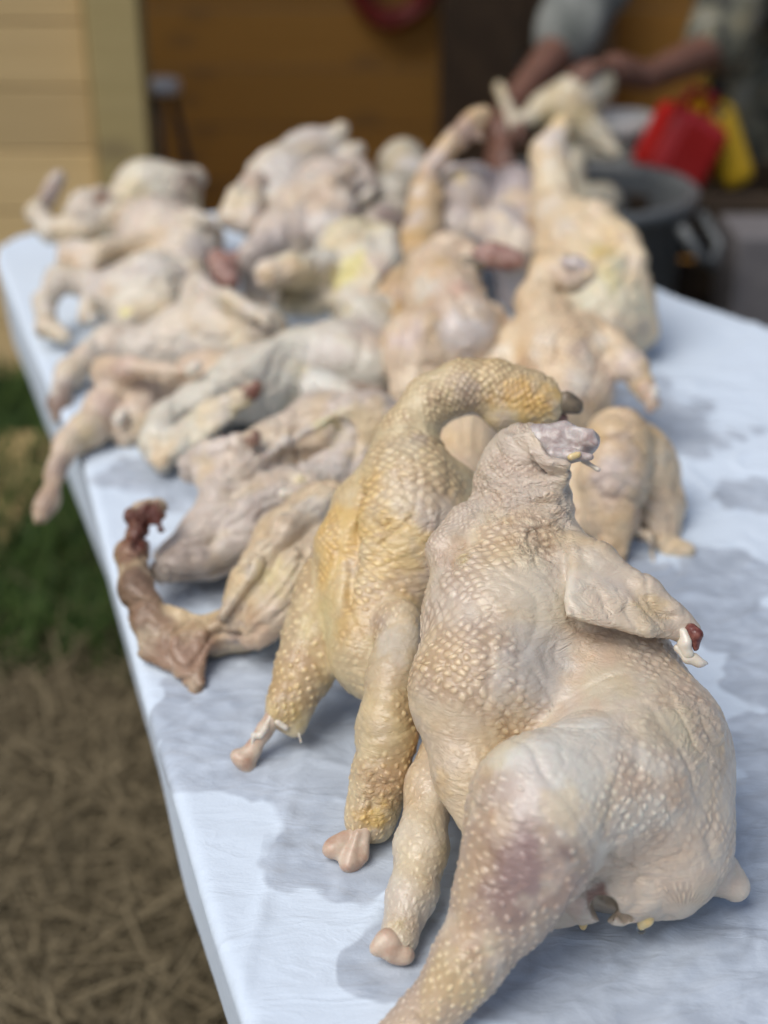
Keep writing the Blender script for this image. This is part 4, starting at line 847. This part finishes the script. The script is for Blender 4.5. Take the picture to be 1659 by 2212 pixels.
M_REDP = simple('red_plastic', (.42, .012, .012), (.46, .02, .02), .32, 20)

# cupboard shape added to darken the back of the shed
bp = at(860, 40, 4.35); M_DARKW = simple('dark_wood', (.035, .022, .012), (.07, .045, .025), .8, 10)
cab = at(1120, 60, 4.3); cab0 = at(955, 60, 4.3)[0]; cab1 = at(1330, 60, 4.3)[0]; cw = cab1 - cab0
dark_filler = empty('dark_filler', ((cab0 + cab1) / 2, cab[1] + .15, .06)); tag(dark_filler, 'dark cupboard shape added for the darkness at the back of the shed', 'dark_filler')
bm = bmesh.new(); box(bm, ((cab0 + cab1) / 2, cab[1] + .16, .562), (cw, .30, 1.0), bevel=.006); link('carcass', bm_mesh('carcass', bm), M_DARKW, dark_filler)
for sx in (-1, 1):
    dc_ = ((cab0 + cab1) / 2 + sx * cw * .25, cab[1] - .002, .562)
    bm = bmesh.new(); box(bm, dc_, (cw * .49, .02, .96), bevel=.004); dr = link('door', bm_mesh('door', bm), M_DARKW, dark_filler)
    bm = bmesh.new(); tube(bm, [(dc_[0] - sx * cw * .2, dc_[1] - .011, .60), (dc_[0] - sx * cw * .2, dc_[1] - .04, .62), (dc_[0] - sx * cw * .2, dc_[1] - .04, .70), (dc_[0] - sx * cw * .2, dc_[1] - .011, .72)], .007, 8); link('handle', bm_mesh('handle', bm, True), M_BLACK, dr)
M_MAROON = simple('maroon_rubber', (.15, .012, .008), (.2, .02, .012), .45, 20)
hs = at(845, -62, 4.6); hose = empty('garden_hose', (hs[0], BY - .06, hs[2] - .1)); tag(hose, 'dark red hose coiled on the back wall of the shed', 'hose')
bm = bmesh.new(); tube(bm, [(hs[0] + (.115 + .02 * math.sin(k * .37)) * math.cos(k * .21), BY - .055 - .02 * math.sin(k * .09), hs[2] + (.12 + .02 * math.cos(k * .29)) * math.sin(k * .21)) for k in range(150)], .016, 8); link('coil', bm_mesh('coil', bm, True), M_MAROON, hose)
bm = bmesh.new(); tube(bm, [(hs[0], BY - .015, hs[2] + .08), (hs[0], BY - .12, hs[2] + .085), (hs[0], BY - .13, hs[2] + .12)], .012, 8); link('hook', bm_mesh('hook', bm, True), M_BLACK, hose)

# ------------------------------------------------------------------ grey bin, pail, red and yellow cans
M_BIN = simple('bin_plastic', (.10, .11, .115), (.125, .137, .142), .42, 30, .0006, 90)
bc = at(1245, 398, 3.0); binz = bc[2]
br = empty('waste_bin', (bc[0], bc[1], 0)); tag(br, 'large grey plastic bin behind the table at right', 'bin')
Rr = .262
bm = bmesh.new()
lathe(bm, [(.0005, .004), (.19, .004), (.205, .02), (Rr - .018, binz - .045), (Rr - .012, binz - .04), (Rr + .004, binz - .036), (Rr + .006, binz - .006), (Rr, binz), (Rr - .014, binz - .002), (Rr - .020, binz - .03), (.195, .03), (.0005, .022)], (bc[0], bc[1], 0), 72)
link('bucket', bm_mesh('bucket', bm, True), M_BIN, br)
for s_ in (-1, 1):
    aa = R(-32) if s_ > 0 else R(148)
    bm = bmesh.new(); hx, hy = math.cos(aa), math.sin(aa)
    cx_, cy_ = bc[0] + hx * (Rr + .005), bc[1] + hy * (Rr + .005)
    tx, ty = -hy, hx
    P_ = [(cx_ + tx * -.06, cy_ + ty * -.06, binz - .04), (cx_ + tx * -.055 + hx * .05, cy_ + ty * -.055 + hy * .05, binz - .10), (cx_ + hx * .06, cy_ + hy * .06, binz - .13), (cx_ + tx * .055 + hx * .05, cy_ + ty * .055 + hy * .05, binz - .10), (cx_ + tx * .06, cy_ + ty * .06, binz - .04)]
    tube(bm, P_, .012, 8); link('handle', bm_mesh('handle', bm, True), M_BIN, br)
# clear bag of water inside the bin that catches the light
pc = at(1350, 262, 3.35); pail = empty('metal_pail', (pc[0], pc[1], 0)); tag(pail, 'small grey pail with a white rim standing behind the bin', 'pail')
M_WHITEP = simple('white_enamel', (.72, .72, .70), (.78, .78, .76), .3, 20)
M_GREYP = simple('grey_pail', (.15, .16, .15), (.19, .20, .19), .4, 20)
bm = bmesh.new(); lathe(bm, [(.0005, .002), (.05, .002), (.065, pc[2] - .03), (.058, pc[2] - .03), (.045, .01), (.0005, .01)], (pc[0], pc[1], 0), 40); link('body', bm_mesh('body', bm, True), M_GREYP, pail)
bm = bmesh.new(); lathe(bm, [(.066, pc[2] - .034), (.074, pc[2] - .03), (.076, pc[2] + .012), (.07, pc[2] + .018), (.061, pc[2] + .01), (.060, pc[2] - .03)], (pc[0], pc[1], 0), 40); link('rim', bm_mesh('rim', bm, True), M_WHITEP, pail)
from mathutils import Matrix
def can(name, label, c, size, rz, ry, m_, bandm):
    e = empty(name, (c[0], c[1], 0)); tag(e, label, 'jerry can', 'plastic jerry cans behind the bin')
    rot = Matrix.Rotation(rz, 3, 'Z') @ Matrix.Rotation(ry, 3, 'Y')
    bm = bmesh.new(); box(bm, c, size, rot, bevel=.028); link('body', bm_mesh('body', bm), m_, e)
    up = rot @ Vector((0, 0, 1)); sx = rot @ Vector((1, 0, 0)); top = Vector(c) + up * size[2] * .5
    bm = bmesh.new(); tube(bm, [top - sx * size[0] * .3 - up * .005, top - sx * size[0] * .26 + up * .045, top + sx * size[0] * .12 + up * .05, top + sx * size[0] * .18 - up * .005], .013, 8); link('handle', bm_mesh('handle', bm, True), m_, e)
    bm = bmesh.new(); tube(bm, [top + sx * size[0] * .34 - up * .004, top + sx * size[0] * .34 + up * .04], .024, 14); link('cap', bm_mesh('cap', bm, True), bandm, e)
cr_ = at(1468, 318, 3.22); can('jerry_can', 'bright red plastic jerry can behind the right rim of the bin', cr_, (.16, .13, .17), R(20), R(28), M_REDP, M_BLACK)
cy2 = at(1556, 305, 3.30); can('jerry_can', 'yellow plastic jerry can tilted against the red one', cy2, (.085, .15, .21), R(8), R(-24), M_YELP, M_BLACK)
# crate that carries the cans
crz = min(cr_[2], cy2[2]) - .145
crt = empty('wooden_crate', (cr_[0] + .08, cr_[1] + .1, 0)); tag(crt, 'rough wooden crate under the jerry cans', 'crate')
for kz in range(4):
    z_ = .06 + (crz - .07) * kz / 3.
    for sy in (-1, 1): board('slat', (cr_[0] + .08, cr_[1] + .06 + sy * .17, z_ + .03), (.42, .016, min(.09, crz * .26)), M_DARKW, by=crt)
    for sx in (-1, 1): board('slat', (cr_[0] + .08 + sx * .20, cr_[1] + .06, z_ + .03), (.016, .32, min(.09, crz * .26)), M_DARKW, by=crt)
for kx in range(4): board('slat', (cr_[0] - .07 + .1 * kx, cr_[1] + .06, crz - .005), (.085, .36, .014), M_DARKW, by=crt)

# ------------------------------------------------------------------ the person reaching over the bin
def fieldmesh(name, chains, h, m_, parent, lump=(.004, 12.), k=.05, ik=.04):
    f_ = Field(); f_.lump = lump
    for c in chains: f_.chain([(np.array(p), r) for p, r in c], k=k, ik=ik)
    v, f = surface(f_, h); me = mesh_np(name, v, f); return link(name, me, m_, parent)
M_SKINP = simple('person_skin', (.13, .062, .042), (.18, .085, .058), .5, 30, .001, 200, .15)
m_camo, n, l, b = mat('camouflage_cloth')
tc = n.new('ShaderNodeTexCoord'); t1 = node(n, 'ShaderNodeTexNoise', Scale=11.0, Detail=2.5, Distortion=.8); l.new(tc.outputs['Object'], t1.inputs['Vector'])
rmp = n.new('ShaderNodeValToRGB'); rmp.color_ramp.interpolation = 'CONSTANT'
for i, (p_, c_) in enumerate(((0, (.045, .045, .036, 1)), (.42, (.115, .115, .085, 1)), (.50, (.17, .155, .10, 1)), (.56, (.20, .20, .17, 1)), (.63, (.06, .07, .05, 1)))):
    e_ = rmp.color_ramp.elements[i] if i < 2 else rmp.color_ramp.elements.new(p_)
    e_.position = p_; e_.color = c_
l.new(t1.outputs[0], rmp.inputs[0]); l.new(rmp.outputs[0], b.inputs['Base Color']); b.inputs['Roughness'].default_value = .9
M_SLEEVE = simple('shirt_cloth', (.10, .11, .10), (.26, .27, .25), .9, 14)
M_BOOT = simple('boot_leather', (.05, .04, .035), (.09, .075, .06), .6, 30)
pt_ = 3.45
hipL, hipR = at(1625, 50, 3.6), at(1760, 45, 3.65)
person = empty('person', (hipL[0], hipL[1], 0)); tag(person, 'person in camouflage clothes bending over the grey bin, holding a bird', 'person')
sho = at(1600, -330, 3.35); neck_ = at(1510, -420, 3.3); head_ = at(1440, -480, 3.22)
shL, shR = at(1430, -330, 3.25), at(1690, -290, 3.4)
elL, wrL, haL = at(1215, 95, 3.15), at(1100, 235, 3.02), at(1085, 285, 2.98)
elR, wrR, haR = at(1545, 105, 3.15), at(1400, 165, 3.02), at(1330, 150, 2.98)
def fingers(h0, wdir, n_dir, spread):
    out = []; h0 = np.array(h0); wdir = wdir / np.linalg.norm(wdir); n_dir = n_dir / np.linalg.norm(n_dir); s_ = np.cross(wdir, n_dir)
    for i, L_ in enumerate((.072, .080, .075, .060)):
        o_ = h0 + wdir * .035 + s_ * (.019 * (i - 1.5))
        out.append([(o_, .0105), (o_ + wdir * L_ * .5 + n_dir * .008, .0095), (o_ + wdir * L_ * .8 + n_dir * .028, .0085), (o_ + wdir * L_ * .9 + n_dir * .048, .0075)])
    o_ = h0 - wdir * .02 + s_ * spread * .035
    out.append([(o_, .013), (o_ + s_ * spread * .025 + wdir * .03 + n_dir * .01, .011), (o_ + s_ * spread * .02 + wdir * .055 + n_dir * .025, .009)])
    return out
palm = lambda w_, h_: [(w_, .027), (h_, .036)]
body = [[(head_, .088), (head_ + [0, 0, .05], .092), (neck_, .055), ((shL + shR) / 2, .09)], [(shL, .055), (elL, .046), (wrL, .031)], [(shR, .055), (elR, .046), (wrR, .030)], palm(wrL, haL), palm(wrR, haR)]
body += [[((shL + shR) / 2, .11), ((hipL + hipR) / 2, .12)]]
for q in fingers(haL, haL - wrL, np.array([.4, -.2, -.6]), 1): body.append(q)
for q in fingers(haR, haR - wrR, np.array([-.2, -.3, -.8]), -1): body.append(q)
f_ = Field(); f_.lump = (.0, 10.)
for i, c_ in enumerate(body): f_.chain([(np.array(p), r) for p, r in c_], k=.05 if i < 3 else .012, ik=.03)
v, f = surface(f_, .007); link('body', mesh_np('body', v, f), M_SKINP, person)
f_ = Field(); f_.chain([(head_ + np.array([.0, .02, .07]), .098), (head_ + np.array([.02, .05, .03]), .09)], k=.03); v, f = surface(f_, .008); link('hair', mesh_np('hair', v, f), M_BOOT, person)
tor = (shL + shR) / 2
fieldmesh('shirt', [[(tor + [0, 0, -.04], .155), ((tor + (hipL + hipR) / 2) / 2, .165), ((hipL + hipR) / 2, .165), ((hipL + hipR) / 2 + [0, 0, -.12], .165)]], .011, m_camo, person, (.010, 11.))
for nm, s_, e_ in (('sleeve', shL, elL), ('sleeve', shR, elR)):
    fieldmesh(nm, [[(s_, .085), (s_ * .35 + e_ * .65, .082), (s_ * .04 + e_ * .96, .080)]], .008, M_SLEEVE if s_ is shL else m_camo, person, (.009, 16.))
for hp, fx in ((hipL, at(1560, 700, 3.45)), (hipR, at(1690, 700, 3.6))):
    foot = np.array([hp[0], hp[1] + .02, .0])
    fieldmesh('trouser_leg', [[(hp + [0, 0, -.02], .125), (np.array([hp[0], hp[1] - .04, .52]), .095), (foot + [0, 0, .13], .075)]], .010, m_camo, person, (.008, 14.))
    fieldmesh('boot', [[(foot + [0, .03, .055], .05), (foot + [-.05, -.10, .045], .045), (foot + [-.08, -.17, .035], .035)], [(foot + [0, .03, .06], .05), (foot + [0, .03, .16], .055)]], .009, M_BOOT, person, (.001, 14.))
# the bird in the hands
bird('plucked chicken held by the person above the grey bin',
  [([(1180, 240, 2.96, 42), (1235, 225, 2.97, 58), (1290, 190, 2.98, 42)],), ([(1240, 250, 2.95, 40), (1290, 290, 2.94, 26), (1330, 330, 2.93, 16)], dict(k=.03)), ([(1250, 190, 2.97, 30), (1310, 160, 2.96, 22)], dict(k=.03)), ([(1190, 230, 2.96, 26), (1110, 270, 2.95, 16), (1080, 190, 2.98, 15)], dict(k=.03))],
  base=(.52, .45, .33), paints=[(1220, 250, 60, (.48, .34, .12), .8), (1290, 180, 40, (.50, .46, .40), .7)], h=.007, group='plucked chickens away from the heap')
bird('pale plucked chicken lying inside the grey bin',
  [([(1230, 460, 2.90, 60), (1300, 440, 2.92, 45)],), ([(1240, 320, 2.98, 16), (1320, 338, 2.95, 13)], dict(k=.02)), ([(1230, 440, 2.92, 40), (1240, 330, 2.98, 22)], dict(k=.03))],
  base=(.40, .36, .28), h=.007, group='plucked chickens away from the heap')
# concrete block standing by the table corner at the right
bb_ = on(1650, 640, 0); blk = at(1640, 580, 3.1)
bm = bmesh.new(); box(bm, (blk[0] + .02, blk[1], blk[2] * .5 + .05), (.20, .2, blk[2] + .10), bevel=.006)
o = link('concrete_block', bm_mesh('concrete_block', bm), simple('concrete', (.13, .125, .13), (.18, .17, .175), .9, 25, .002, 80)); tag(o, 'upright grey concrete block at the right behind the table', 'block')
print('total', round(time.time() - T0, 1))
